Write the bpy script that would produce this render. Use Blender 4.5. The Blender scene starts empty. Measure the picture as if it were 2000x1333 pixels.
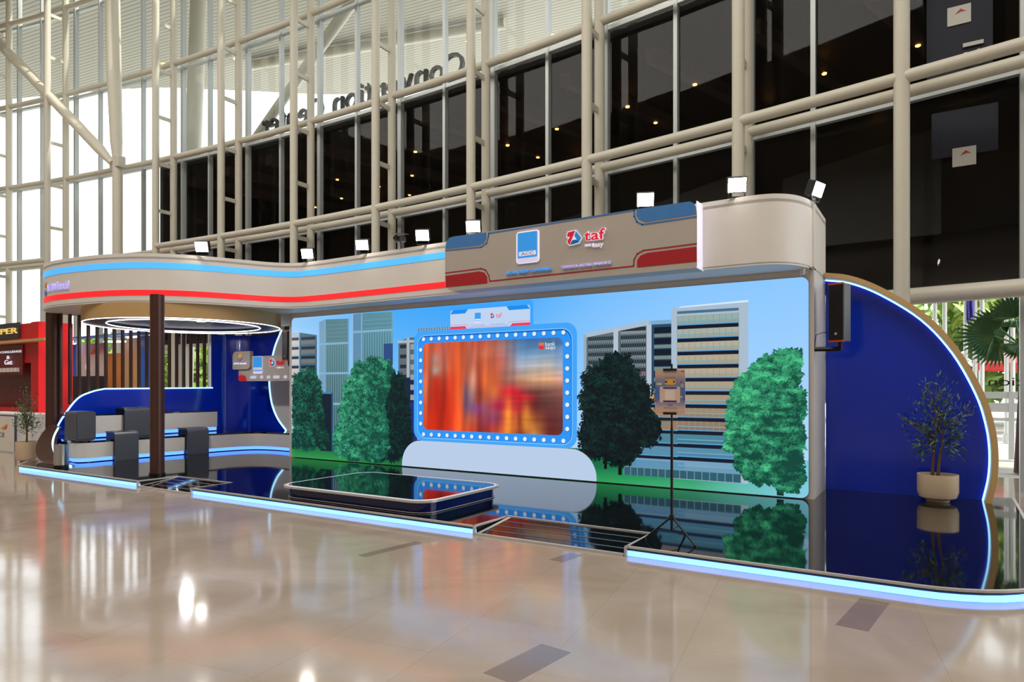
import bpy, bmesh, math, random
from mathutils import Vector, noise
random.seed(7)
S = bpy.context.scene
COL = S.collection
# ------------------------------------------------------------------ camera
cd = bpy.data.cameras.new('camera'); cam = bpy.data.objects.new('camera', cd); COL.objects.link(cam)
cam.location = (0, 0, 1.6); cam.rotation_euler = (math.radians(90), 0, math.radians(32.0))
cd.sensor_width = 36; cd.sensor_fit = 'HORIZONTAL'; cd.lens = 23.6; cd.shift_y = 0.04525
cd.clip_end = 400
S.camera = cam
# ------------------------------------------------------------------ world: bright overcast sky
w = bpy.data.worlds.new('World'); S.world = w; w.use_nodes = True
wn = w.node_tree.nodes; wl = w.node_tree.links
bg = wn['Background']; bg.inputs['Color'].default_value = (0.93, 0.97, 1.0, 1); bg.inputs['Strength'].default_value = 3.0
# ------------------------------------------------------------------ unseen fill light for the hall, added high under the ceiling
def area(name, loc, size, power, col=(1, .95, .88), sy=None):
    l = bpy.data.lights.new(name, 'AREA'); l.energy = power; l.size = size; l.color = col
    if sy: l.shape = 'RECTANGLE'; l.size_y = sy
    o = bpy.data.objects.new(name, l); o.location = loc; COL.objects.link(o); return o
area('hall_fill_light', (-11, 1.2, 17.5), 40, 4900, (1, .95, .88), 12)
sl_ = bpy.data.lights.new('sun', 'SUN'); sl_.energy = 5; sl_.angle = .02; sl_.color = (1, .96, .86)
so_ = bpy.data.objects.new('sun', sl_); COL.objects.link(so_); so_.rotation_euler = Vector((.9, .3, 1.15)).to_track_quat('Z', 'Y').to_euler()
S.view_settings.view_transform = 'Standard'; S.view_settings.look = 'None'
S.view_settings.exposure = 0; S.view_settings.gamma = 1
S.view_settings.use_curve_mapping = False

# ================================================================== helpers
def lin(c):
    r = []
    for v in c[:3]:
        v /= 255.
        r.append(v / 12.92 if v <= .04045 else ((v + .055) / 1.055) ** 2.4)
    return r
MATS = {}
def mat(name, rgb, rough=.5, metal=0, spec=.5, emit=0, ecol=None, vary=.06, nscale=6, ior=1.5, bump=0, coat=0):
    m = bpy.data.materials.new(name); m.use_nodes = True; MATS[name] = m
    nt = m.node_tree; b = nt.nodes['Principled BSDF']; c = lin(rgb)
    b.inputs['Roughness'].default_value = rough; b.inputs['Metallic'].default_value = metal
    b.inputs['Specular IOR Level'].default_value = spec; b.inputs['IOR'].default_value = ior
    b.inputs['Coat Weight'].default_value = coat; b.inputs['Coat Roughness'].default_value = .03
    if vary > 0:
        tc = nt.nodes.new('ShaderNodeTexCoord'); nz = nt.nodes.new('ShaderNodeTexNoise')
        nz.inputs['Scale'].default_value = nscale; nz.inputs['Detail'].default_value = 4
        mx = nt.nodes.new('ShaderNodeMix'); mx.data_type = 'RGBA'
        mx.inputs['A'].default_value = [v * (1 - vary) for v in c] + [1]
        mx.inputs['B'].default_value = [min(1, v * (1 + vary)) for v in c] + [1]
        nt.links.new(tc.outputs['Object'], nz.inputs['Vector']); nt.links.new(nz.outputs['Fac'], mx.inputs['Factor'])
        nt.links.new(mx.outputs['Result'], b.inputs['Base Color'])
        if bump:
            bp = nt.nodes.new('ShaderNodeBump'); bp.inputs['Strength'].default_value = bump; bp.inputs['Distance'].default_value = .01
            nt.links.new(nz.outputs['Fac'], bp.inputs['Height']); nt.links.new(bp.outputs['Normal'], b.inputs['Normal'])
    else:
        b.inputs['Base Color'].default_value = c + [1]
    if emit:
        b.inputs['Emission Color'].default_value = (lin(ecol) if ecol else c) + [1]
        b.inputs['Emission Strength'].default_value = emit
    return m
def attr_mat(name, strength, rough=.35):
    m = bpy.data.materials.new(name); m.use_nodes = True; nt = m.node_tree; b = nt.nodes['Principled BSDF']
    a = nt.nodes.new('ShaderNodeAttribute'); a.attribute_name = 'Col'
    b.inputs['Roughness'].default_value = rough
    if strength:
        b.inputs['Base Color'].default_value = (.01, .01, .01, 1); b.inputs['Specular IOR Level'].default_value = .2
        nt.links.new(a.outputs['Color'], b.inputs['Emission Color']); b.inputs['Emission Strength'].default_value = strength
    else:
        nt.links.new(a.outputs['Color'], b.inputs['Base Color'])
    return m
def glass_mat(name, tint, base=.025, refl=.5):
    m = bpy.data.materials.new(name); m.use_nodes = True; nt = m.node_tree; nt.nodes.clear()
    o = nt.nodes.new('ShaderNodeOutputMaterial'); mx = nt.nodes.new('ShaderNodeMixShader')
    t = nt.nodes.new('ShaderNodeBsdfTransparent'); g = nt.nodes.new('ShaderNodeBsdfGlossy'); lw = nt.nodes.new('ShaderNodeLayerWeight'); lw.inputs['Blend'].default_value = .5
    pw = nt.nodes.new('ShaderNodeMath'); pw.operation = 'POWER'; pw.inputs[1].default_value = 6
    mu = nt.nodes.new('ShaderNodeMath'); mu.operation = 'MULTIPLY_ADD'; mu.inputs[1].default_value = refl; mu.inputs[2].default_value = base
    t.inputs['Color'].default_value = tint + (1,); g.inputs['Roughness'].default_value = .02
    nt.links.new(lw.outputs['Facing'], pw.inputs[0]); nt.links.new(pw.outputs[0], mu.inputs[0]); nt.links.new(mu.outputs[0], mx.inputs[0])
    nt.links.new(t.outputs[0], mx.inputs[1]); nt.links.new(g.outputs[0], mx.inputs[2])
    nt.links.new(mx.outputs[0], o.inputs[0]); return m

class G:
    def __init__(s): s.v = []; s.f = []
    def add(s, vs, fs):
        n = len(s.v); s.v += [tuple(v) for v in vs]; s.f += [tuple(i + n for i in q) for q in fs]; return s
    def box(s, x0, x1, y0, y1, z0, z1):
        return s.add([(x0,y0,z0),(x1,y0,z0),(x1,y1,z0),(x0,y1,z0),(x0,y0,z1),(x1,y0,z1),(x1,y1,z1),(x0,y1,z1)],
                     [(0,3,2,1),(4,5,6,7),(0,1,5,4),(1,2,6,5),(2,3,7,6),(3,0,4,7)])
    def obox(s, c, ax, sx, sy, z0, z1):          # box turned about z: ax = angle
        ca, sa = math.cos(ax), math.sin(ax); vs = []
        for z in (z0, z1):
            for a, b in ((-1,-1),(1,-1),(1,1),(-1,1)):
                x, y = a*sx/2, b*sy/2; vs.append((c[0]+x*ca-y*sa, c[1]+x*sa+y*ca, z))
        return s.add(vs, [(0,3,2,1),(4,5,6,7),(0,1,5,4),(1,2,6,5),(2,3,7,6),(3,0,4,7)])
    def prism(s, poly, lo, hi, axis='Z'):
        def p(a, b, h): return (a, b, h) if axis == 'Z' else ((a, h, b) if axis == 'Y' else (h, a, b))
        n = len(poly); vs = [p(a, b, lo) for a, b in poly] + [p(a, b, hi) for a, b in poly]
        fs = [tuple(range(n-1, -1, -1)), tuple(range(n, 2*n))] + [(i, (i+1) % n, n+(i+1) % n, n+i) for i in range(n)]
        return s.add(vs, fs)
    def tube(s, pts, r, n=10, close=False, cap=True):
        pts = [Vector(p) for p in pts]; N = len(pts); rs = r if isinstance(r, (list, tuple)) else [r]*N; rings = []; up = None
        for i, p in enumerate(pts):
            a = pts[(i-1) % N] if (close or i > 0) else p; b = pts[(i+1) % N] if (close or i < N-1) else p
            t = (b-a).normalized()
            if up is None:
                up = Vector((0,0,1)) if abs(t.z) < .9 else Vector((1,0,0))
            u = (up - t*up.dot(t)).normalized(); q = t.cross(u); up = u
            rings.append([p + (u*math.cos(2*math.pi*k/n) + q*math.sin(2*math.pi*k/n))*rs[i] for k in range(n)])
        vs = [v for g in rings for v in g]; fs = []
        for i in range(N if close else N-1):
            j = (i+1) % N
            fs += [(i*n+k, i*n+(k+1) % n, j*n+(k+1) % n, j*n+k) for k in range(n)]
        if cap and not close: fs += [tuple(range(n-1, -1, -1)), tuple(range((N-1)*n, N*n))]
        return s.add(vs, fs)
    def lathe(s, prof, c=(0,0), n=32):
        vs = []; fs = []; m = len(prof)
        for k in range(n):
            a = 2*math.pi*k/n
            vs += [(c[0]+r*math.cos(a), c[1]+r*math.sin(a), z) for r, z in prof]
        for k in range(n):
            j = (k+1) % n
            fs += [(k*m+i, j*m+i, j*m+i+1, k*m+i+1) for i in range(m-1)]
        return s.add(vs, fs)
    def ribbon(s, path, z0, z1, th=.03, off=0):     # standing band along a plan path, thickness th towards its left
        P = [Vector(p) for p in path]; N = len(P); nr = []
        for i in range(N):
            t = (P[min(i+1, N-1)] - P[max(i-1, 0)]).normalized(); nr.append(Vector((t.y, -t.x)))
        o = [p + n*off for p, n in zip(P, nr)]; q = [p + n*(off-th) for p, n in zip(P, nr)]
        vs = []
        for a, b in zip(o, q): vs += [(a.x,a.y,z0),(a.x,a.y,z1),(b.x,b.y,z1),(b.x,b.y,z0)]
        fs = []
        for i in range(N-1):
            for k in range(4): fs.append((i*4+k, (i+1)*4+k, (i+1)*4+(k+1) % 4, i*4+(k+1) % 4))
        fs += [(0,1,2,3), ((N-1)*4+3,(N-1)*4+2,(N-1)*4+1,(N-1)*4)]
        return s.add(vs, fs)
    def make(s, name, m, parent=None, smooth=False, bevel=0):
        me = bpy.data.meshes.new(name); me.from_pydata(s.v, [], s.f); me.update()
        bm = bmesh.new(); bm.from_mesh(me); bmesh.ops.recalc_face_normals(bm, faces=bm.faces); bm.to_mesh(me); bm.free()
        return link(name, me, m, parent, smooth, bevel)
def link(name, me, m, parent=None, smooth=False, bevel=0):
    o = bpy.data.objects.new(name, me); COL.objects.link(o)
    if m is not None and not me.materials: me.materials.append(MATS[m] if isinstance(m, str) else m)
    if smooth:
        for p in me.polygons: p.use_smooth = True
        me.set_sharp_from_angle(angle=math.radians(40))
    if bevel:
        b = o.modifiers.new('bevel', 'BEVEL'); b.width = bevel; b.segments = 3; b.limit_method = 'ANGLE'
    if parent is not None:
        o.parent = parent
        o.matrix_parent_inverse = wmat(parent).inverted()
    return o
def wmat(o):
    m = o.matrix_basis.copy()
    return m if o.parent is None else wmat(o.parent) @ o.matrix_parent_inverse @ m
def thing(name, label, cat, loc, group=None, kind=None):
    o = bpy.data.objects.new(name, None); COL.objects.link(o); o.location = loc; o.empty_display_size = .1
    return tag(o, label, cat, group, kind)
def tag(o, label=None, cat=None, group=None, kind=None):
    if label: o['label'] = label
    if cat: o['category'] = cat
    if group: o['group'] = group
    if kind: o['kind'] = kind
    return o
def struct(name, loc=(0,0,0)):
    return thing(name, None, None, loc, kind='structure')
def dup(o, loc_delta, parent=None, label=None):
    c = o.copy(); COL.objects.link(c); c.parent = parent
    if parent is None: c.location = Vector(o.location) + Vector(loc_delta)
    if label: c['label'] = label
    for ch in [k for k in bpy.data.objects if k.parent == o]: dup(ch, (0,0,0), c)
    return c
def spline(pts, k=8):
    P = [Vector(p) for p in pts]; out = []
    for i in range(len(P)-1):
        a = P[i-1] if i else P[0]*2-P[1]; b = P[i]; c = P[i+1]; d = P[i+2] if i+2 < len(P) else P[-1]*2-P[-2]
        for j in range(k):
            t = j/k
            out.append(.5*((2*b)+(c-a)*t+(2*a-5*b+4*c-d)*t*t+(3*b-a-3*c+d)*t**3))
    out.append(P[-1]); return [tuple(p) for p in out]
def rrect(x0, z0, x1, z1, r, n=6):
    if not isinstance(r, (list, tuple)): r = [r]*4
    out = []
    for (cx, cz, a0, q) in ((x0, z0, 180, 0), (x1, z0, 270, 1), (x1, z1, 0, 2), (x0, z1, 90, 3)):
        rr = max(r[q], 1e-4); ox = cx + rr*(1 if q in (0,3) else -1); oz = cz + rr*(1 if q in (0,1) else -1)
        for k in range(n+1):
            a = math.radians(a0 + 90*k/n); out.append((ox+rr*math.cos(a), oz+rr*math.sin(a)))
    return out
def text_mesh(s, offset=0, extrude=0):
    cu = bpy.data.curves.new('lettering', 'FONT'); cu.body = s; cu.offset = offset; cu.extrude = extrude; cu.resolution_u = 3
    o = bpy.data.objects.new('lettering', cu); COL.objects.link(o)
    dg = bpy.context.evaluated_depsgraph_get(); me = bpy.data.meshes.new_from_object(o.evaluated_get(dg))
    bpy.data.objects.remove(o); bpy.data.curves.remove(cu); return me
def lettering(s, a, b, f, m, parent, name='lettering', offset=0, thick=0, ref=None):
    """text fitted into the box a..b (lower left, upper right); f maps (x, z, depth) to a point"""
    me = text_mesh(s, offset, .5 if thick else 0); rm = text_mesh(ref or s) if offset else me
    xs = [v.co.x for v in rm.vertices]; ys = [v.co.y for v in rm.vertices]
    x0, x1, y0, y1 = min(xs), max(xs), min(ys), max(ys)
    for v in me.vertices:
        v.co = f(a[0]+(v.co.x-x0)/(x1-x0)*(b[0]-a[0]), a[1]+(v.co.y-y0)/(y1-y0)*(b[1]-a[1]), v.co.z*thick*2)
    me.materials.clear()
    return link(name, me, m, parent)
def onY(Y): return lambda x, z, d=0: (x, Y-d, z)

class Pic:                                           # flat coloured shapes of a print or a screen picture
    def __init__(s, f): s.v = []; s.q = []; s.c = []; s.f = f
    def poly(s, pts, col, d=0):
        n = len(s.v); s.v += [s.f(p[0], p[1], d) for p in pts]; s.q.append(tuple(range(n, n+len(pts))))
        cc = [lin(c) for c in col] if isinstance(col[0], (list, tuple)) else [lin(col)]*len(pts)
        s.c += cc; return s
    def rect(s, x0, z0, x1, z1, col, d=0): return s.poly([(x0,z0),(x1,z0),(x1,z1),(x0,z1)], col, d)
    def quad(s, a, b, c, d_, col, d=0): return s.poly([a,b,c,d_], col, d)
    def grid(s, x0, z0, x1, z1, rows, d=0):          # colour grid, top row first, blended
        R = len(rows); C = len(rows[0])
        def P(i, j): return (x0+(x1-x0)*j/(C-1), z1+(z0-z1)*i/(R-1))
        for i in range(R-1):
            for j in range(C-1):
                s.poly([P(i+1,j),P(i+1,j+1),P(i,j+1),P(i,j)], [rows[i+1][j],rows[i+1][j+1],rows[i][j+1],rows[i][j]], d)
        return s
    def line(s, pts, wd, col, d=0):
        for a, b in zip(pts[:-1], pts[1:]):
            t = Vector((b[0]-a[0], b[1]-a[1])); L = t.length
            if L < 1e-6: continue
            t /= L; n = Vector((-t.y, t.x))*wd/2; e = t*wd*.35
            a2 = Vector(a)-e; b2 = Vector(b)+e
            s.poly([tuple(a2-n), tuple(b2-n), tuple(b2+n), tuple(a2+n)], col, d)
        return s
    def disc(s, c, r, col, d=0, n=14, rz=None):
        rz = rz or r
        return s.poly([(c[0]+r*math.cos(2*math.pi*k/n), c[1]+rz*math.sin(2*math.pi*k/n)) for k in range(n)], col, d)
    def make(s, name, m, parent=None):
        me = bpy.data.meshes.new(name); me.from_pydata(s.v, [], s.q); me.update()
        a = me.color_attributes.new('Col', 'FLOAT_COLOR', 'POINT')
        for i, c in enumerate(s.c): a.data[i].color = (c[0], c[1], c[2], 1)
        return link(name, me, m, parent)
def inside(p, poly):
    r = False; n = len(poly); j = n-1
    for i in range(n):
        if (poly[i][1] > p[1]) != (poly[j][1] > p[1]) and p[0] < (poly[j][0]-poly[i][0])*(p[1]-poly[i][1])/(poly[j][1]-poly[i][1])+poly[i][0]: r = not r
        j = i
    return r

# ================================================================== materials
def floor_mat():
    m = bpy.data.materials.new('polished_marble'); m.use_nodes = True; MATS['marble'] = m; nt = m.node_tree; b = nt.nodes['Principled BSDF']
    tc = nt.nodes.new('ShaderNodeTexCoord'); mp = nt.nodes.new('ShaderNodeMapping'); mp.inputs['Rotation'].default_value = (0,0,math.radians(82))
    nt.links.new(tc.outputs['Object'], mp.inputs['Vector'])
    br = nt.nodes.new('ShaderNodeTexBrick'); br.inputs['Scale'].default_value = 1; br.inputs['Brick Width'].default_value = 1.4; br.inputs['Row Height'].default_value = .7
    br.inputs['Mortar Size'].default_value = .0035; br.inputs['Mortar Smooth'].default_value = .2; br.offset = 0.5
    br.inputs['Color1'].default_value = lin((168,155,142))+[1]; br.inputs['Color2'].default_value = lin((165,151,137))+[1]; br.inputs['Mortar'].default_value = lin((156,142,128))+[1]
    nt.links.new(mp.outputs[0], br.inputs['Vector'])
    nz = nt.nodes.new('ShaderNodeTexNoise'); nz.inputs['Scale'].default_value = .9; nz.inputs['Detail'].default_value = 8; nz.inputs['Distortion'].default_value = 1.5
    nt.links.new(tc.outputs['Object'], nz.inputs['Vector'])
    rp = nt.nodes.new('ShaderNodeValToRGB'); rp.color_ramp.elements[0].position = .3; rp.color_ramp.elements[0].color = (.83,.80,.76,1); rp.color_ramp.elements[1].position = .7; rp.color_ramp.elements[1].color = (1.05,1.05,1.05,1)
    nt.links.new(nz.outputs['Fac'], rp.inputs[0])
    mx = nt.nodes.new('ShaderNodeMix'); mx.data_type = 'RGBA'; mx.blend_type = 'MULTIPLY'; mx.inputs['Factor'].default_value = 1
    nt.links.new(br.outputs['Color'], mx.inputs['A']); nt.links.new(rp.outputs[0], mx.inputs['B']); nt.links.new(mx.outputs['Result'], b.inputs['Base Color'])
    b.inputs['Roughness'].default_value = .09; b.inputs['Specular IOR Level'].default_value = .6
    bn = nt.nodes.new('ShaderNodeTexNoise'); bn.inputs['Scale'].default_value = 1.6; bn.inputs['Detail'].default_value = 2; nt.links.new(tc.outputs['Object'], bn.inputs['Vector'])
    bp = nt.nodes.new('ShaderNodeBump'); bp.inputs['Strength'].default_value = .06; bp.inputs['Distance'].default_value = .02
    nt.links.new(bn.outputs['Fac'], bp.inputs['Height']); nt.links.new(bp.outputs['Normal'], b.inputs['Normal'])
floor_mat()
def soffit_mat():
    m = bpy.data.materials.new('ribbed_soffit'); m.use_nodes = True; MATS['soffit'] = m; nt = m.node_tree; b = nt.nodes['Principled BSDF']
    tc = nt.nodes.new('ShaderNodeTexCoord'); mp = nt.nodes.new('ShaderNodeMapping'); mp.inputs['Rotation'].default_value = (0,0,math.radians(-8))
    wv = nt.nodes.new('ShaderNodeTexWave'); wv.bands_direction = 'Y'; wv.inputs['Scale'].default_value = 1.5; wv.inputs['Distortion'].default_value = 0
    nt.links.new(tc.outputs['Object'], mp.inputs['Vector']); nt.links.new(mp.outputs[0], wv.inputs['Vector'])
    rp = nt.nodes.new('ShaderNodeValToRGB'); rp.color_ramp.elements[0].position = .05; rp.color_ramp.elements[0].color = lin((150,148,138))+[1]; rp.color_ramp.elements[1].position = .3; rp.color_ramp.elements[1].color = lin((192,190,180))+[1]
    nt.links.new(wv.outputs['Fac'], rp.inputs[0]); nt.links.new(rp.outputs[0], b.inputs['Base Color']); b.inputs['Roughness'].default_value = .7
soffit_mat()
mat('steel_paint', (202,198,182), .45, vary=.03)
mat('aluminium', (190,196,196), .4, .3, vary=.03)
mat('bright_alu', (208,204,200), .3, .35, vary=.05)
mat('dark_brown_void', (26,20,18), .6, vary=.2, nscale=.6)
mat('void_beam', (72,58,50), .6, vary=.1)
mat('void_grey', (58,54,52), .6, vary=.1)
mat('white_panel', (230,224,217), .45, vary=.02)
mat('warm_white', (226,220,214), .5, vary=.02)
mat('tan_panel', (196,160,108), .55, vary=.05)
mat('gold_rim', (205,168,112), .4, vary=.05)
mat('gloss_black', (9,10,14), .045, spec=.5, ior=1.75, vary=0)
mat('satin_black', (14,14,16), .4, vary=.1)
mat('black_ceiling', (20,22,28), .35, vary=.1)
mat('charcoal', (80,83,92), .35, vary=.04)
mat('blue_gloss', (10,50,196), .13, spec=.6, vary=.03)
mat('dark_blue_gloss', (12,20,96), .12, spec=.5, vary=.03)
mat('brown_wood', (74,44,36), .35, vary=.18, nscale=9)
mat('chrome', (200,200,200), .16, 1, vary=.02)
mat('sign_grey', (184,174,164), .45, vary=.02)
mat('sign_blue', (52,118,190), .35, vary=.03)
mat('sign_red', (176,18,30), .35, vary=.03)
mat('stripe_blue', (80,180,255), .4, emit=.62, vary=.02)
mat('stripe_red', (250,40,45), .4, emit=.55, vary=.02)
mat('strip_led_blue', (120,170,255), .4, emit=3.2, ecol=(105,160,255), vary=0)
mat('strip_led_deep', (90,140,255), .4, emit=2.2, ecol=(85,140,255), vary=0)
mat('strip_led_ice', (190,230,255), .4, emit=2.4, ecol=(150,215,255), vary=0)
mat('strip_led_white', (240,240,255), .4, emit=5.0, ecol=(235,235,255), vary=0)
mat('lamp_glass', (255,255,255), .3, emit=34, ecol=(255,250,240), vary=0)
mat('warm_lamp', (255,190,110), .3, emit=7, ecol=(255,170,80), vary=0)
mat('lit_white', (240,236,255), .4, emit=.45, vary=0)
mat('lit_lilac', (190,180,240), .4, emit=.45, vary=0)
mat('lit_blue', (70,160,240), .4, emit=.45, vary=0)
mat('lit_red', (220,30,50), .4, emit=.35, vary=0)
mat('lit_gold', (240,205,110), .4, emit=.5, vary=0)
mat('ink_navy', (60,66,110), .4, vary=0)
mat('pot_cream', (214,190,160), .45, vary=.04)
mat('bark', (96,72,56), .8, vary=.2, nscale=30, bump=.4)
mat('soil', (50,38,30), .9, vary=.2)
mat('olive_leaf', (86,108,78), .5, vary=.35, nscale=40)
mat('left_leaf', (84,110,80), .5, vary=.35, nscale=40)
mat('kiosk_red', (196,16,24), .4, vary=.06)
mat('kiosk_dark_red', (110,14,20), .4, vary=.06)
mat('kiosk_dark', (44,50,54), .4, vary=.06)
mat('paper', (226,218,208), .5, vary=.02)
mat('pavement', (196,192,184), .8, vary=.08, nscale=2)
mat('tree_leaf', (150,180,84), .6, vary=.35, nscale=1.5)
mat('tree_leaf_dark', (92,132,56), .6, vary=.35, nscale=1.5)
mat('palm_leaf', (104,150,96), .5, vary=.25, nscale=8)
mat('pole_white', (235,235,235), .4, vary=.02)
mat('flag_violet', (74,70,190), .6, vary=.2)
mat('tent_red', (225,70,60), .6, vary=.05)
mat('tent_blue', (60,160,220), .6, vary=.05)
mat('banner_navy', (13,14,40), .6, vary=.1)
mat('inlay_stone', (128,114,104), .12, spec=.6, vary=.08)
mat('letter_black', (38,36,34), .5, vary=.05)
mat('hall_wall', (186,176,162), .7, vary=.03)
mat('panel_orange', (214,140,70), .5, vary=.25, nscale=2)
mat('panel_blue', (40,110,200), .4, vary=.05)
mat('speaker_orange', (210,70,30), .4, vary=.05)
mat('speaker_side', (92,96,100), .35, vary=.05)
MATS['display'] = attr_mat('display_picture', 1.0)
MATS['print'] = attr_mat('printed_paper', 0, .5)
MATS['glass'] = glass_mat('clear_glass', (.94,.97,.97))
MATS['leafcol'] = attr_mat('leaf_colours', 0, .55)

# ================================================================== floor, ceiling, hall walls
fl = struct('floor')
o = G().add([(-60,-32,0),(22,-32,0),(22,14.7,0),(-60,14.7,0)], [(0,1,2,3)]).make('marble_surface', 'marble', fl)
def inlay(c, L, wd, ang):
    a = math.radians(ang); G().obox(c, a, wd, L, .0, .0012).make('stone_inlay', 'inlay_stone', fl)
inlay((-.405,5.34),.74,.2,-7); inlay((-1.985,3.36),.55,.22,-7); inlay((-4.53,5.0),.74,.12,-7); inlay((-2.91,5.62),.34,.15,-7)
o = G().box(-60,22,-32,13.0,18.9,19.2).make('ceiling', 'hall_wall'); tag(o, kind='structure')
o = G().box(-60,22,-32.3,-32,0,19).make('wall_rear', 'hall_wall'); tag(o, kind='structure')
o = G().box(21.7,22,-32,6,0,19).make('wall_right', 'hall_wall'); tag(o, kind='structure')
o = G().box(-60.3,-60,-32,14,0,19).make('wall_left', 'hall_wall'); tag(o, kind='structure')

# ================================================================== glass facade
def yf(X): return 13.6-(X+15)**2/160
TX = [-38.7,-35.4,-32.1,-28.8,-22.85,-19.55,-16.2,-12.87,-9.57,-6.3,-3.02,-.4,2.9,6.2]
LV = [3.1,6.5,9.78,13.1,16.5]
fac = struct('wall_front')
for X in TX:
    y = yf(X)
    t = G().tube([(X,y,0),(X,y,18.9)], .115, 14).make('truss_column', 'steel_paint', fac, True)
    if X != -.4:
        G().tube([(X,y+.65,0),(X,y+.65,18.9)], .115, 14).make('rear_tube', 'steel_paint', t, True)
        for k in range(11):
            z = 1.2+1.64*k
            G().box(X-.03,X+.03,y+.08,y+.6,z-.06,z+.06).make('rung', 'steel_paint', t)
# glass line: mullions, transoms, panes
GX = sorted(TX+[-37,-33.7,-30.75,-27.4,-25.0,-21.45,-17.95,-14.6,-11.22,-7.9,-4.6,-1.86,1.2,4.5])
for X in GX:
    wd = .06 if X not in TX else .09
    G().box(X-wd/2*1.4,X+wd/2*1.4,yf(X)+.95,yf(X)+1.1,0,18.9).make('mullion', 'aluminium', fac)
for a, b in zip(GX[:-1], GX[1:]):
    pa = (a, yf(a)+1.03); pb = (b, yf(b)+1.03); ang = math.atan2(pb[1]-pa[1], b-a); c = ((a+b)/2, (pa[1]+pb[1])/2); L = math.hypot(b-a, pb[1]-pa[1])
    for z in LV: G().obox(c, ang, L-.06, .12, z-.05, z+.05).make('transom', 'aluminium', fac)
    zs = [0]+LV+[18.9]
    for z0, z1 in zip(zs[:-1], zs[1:]):
        G().add([(pa[0],pa[1],z0),(pb[0],pb[1],z0),(pb[0],pb[1],z1),(pa[0],pa[1],z1)], [(0,1,2,3)]).make('pane', 'glass', fac)
# horizontal tubes
def rail(off, z, x0=-38.7, x1=6.2, r=.1, name='beam_tube'):
    n = 30; pts = [(x0+(x1-x0)*i/n, yf(x0+(x1-x0)*i/n)+off, z) for i in range(n+1)]
    G().tube(pts, r, 12).make(name, 'steel_paint', fac, True)
rail(0, 6.5, -22.85); rail(.65, 6.5)
for z in LV[2:]: rail(.65, z)
rail(.65, 3.1, -6.3, 6.2, .14)
rail(0, 6.5, -38.7, -28.8)
# leaning corner column with its diagonal strut
cc = thing('leaning_column', 'thick leaning steel column rising beside the diagonal strut at the left', 'column', (-24.5,12.75,0))
G().tube([(-24.42,12.75,0),(-24.42,12.75,9.6)], .17, 16).make('lower_shaft', 'steel_paint', cc, True)
G().tube([(-24.42,12.75,9.3),(-24.5,12.75,10.3),(-24.62,12.72,13),(-24.8,12.7,18.9)], [.12,.2,.24,.26], 16).make('upper_shaft', 'steel_paint', cc, True)
G().tube([(-24.5,12.6,9.5),(-25.3,12.58,10.15),(-34.6,12.4,17.2)], [.1,.19,.21], 16).make('diagonal_strut', 'steel_paint', cc, True)
G().box(-24.7,-24.15,12.6,12.9,9.35,9.75).make('node_plate', 'steel_paint', cc, bevel=.03)

# opaque dark box added behind the lower panes to keep bright sky out
eh = struct('wall_dark_backing')
x0, x1 = -24.3, 2.1
def gy(X): return yf(X)+1.16
n = 16; xs = [x0+(x1-x0)*i/n for i in range(n+1)]
YB = 21.5
G().prism([(x, gy(x)) for x in xs]+[(x1,YB),(x0,YB)], 9.62, 9.92).make('backing_roof', 'dark_brown_void', eh)
g = G(); vs = []
for x in xs: vs += [(x,gy(x),3.12),(x,YB,5.6),(x,YB,5.8),(x,gy(x),3.32)]
g.add(vs, [(i*4+k,(i+1)*4+k,(i+1)*4+(k+1) % 4,i*4+(k+1) % 4) for i in range(n) for k in range(4)]+[(0,1,2,3),(n*4+3,n*4+2,n*4+1,n*4)]).make('backing_slab', 'dark_brown_void', eh)
G().box(x0,x1,YB-.2,YB,5.7,9.65).make('backing_rear', 'dark_brown_void', eh)
G().prism([(gy(x0),3.2),(YB,5.7),(YB,9.65),(gy(x0),9.65)], x0, x0+.2, 'X').make('backing_side', 'dark_brown_void', eh)
G().prism([(gy(x1),3.2),(YB,5.7),(YB,9.65),(gy(x1),9.65)], x1-.2, x1, 'X').make('backing_side', 'dark_brown_void', eh)
for i in range(12):
    xa = -24+2.3*i; ya = 15.2; L = 6.6; dx = .30*L; 
    if xa+dx > x1-.3: dx = x1-.3-xa
    if xa > x1-.5: break
    bm_ = G().add([(xa-.16,ya,9.3),(xa+.16,ya,9.3),(xa+.16+dx,ya+L*.93,9.3),(xa-.16+dx,ya+L*.93,9.3),(xa-.16,ya,9.62),(xa+.16,ya,9.62),(xa+.16+dx,ya+L*.93,9.62),(xa-.16+dx,ya+L*.93,9.62)],
        [(0,3,2,1),(4,5,6,7),(0,1,5,4),(1,2,6,5),(2,3,7,6),(3,0,4,7)]).make('soffit_beam', 'void_beam', eh)
    for k in range(3):
        t = .28+.3*k+.06*((i*7+k*3) % 4); px = xa+dx*t+(.16 if (i+k) % 2 else -.05); py = ya+L*.93*t
        G().lathe([(.0,9.28),(.05,9.28),(.06,9.31)], (px,py), 10).make('downlight', 'warm_lamp', bm_)
for (a, b, zz, yy) in ((-20,-17.6,5.9,19.0),(-13.5,-9.0,6.6,19.5),(-7.4,-4.2,6.9,19.0),(-3.4,0.2,7.2,19.2)):
    G().prism([(a,5.3),(b,5.3),(b,zz+.7),(a,zz)], yy, yy+.2, 'Y').make('partition', 'void_grey', eh)
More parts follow.
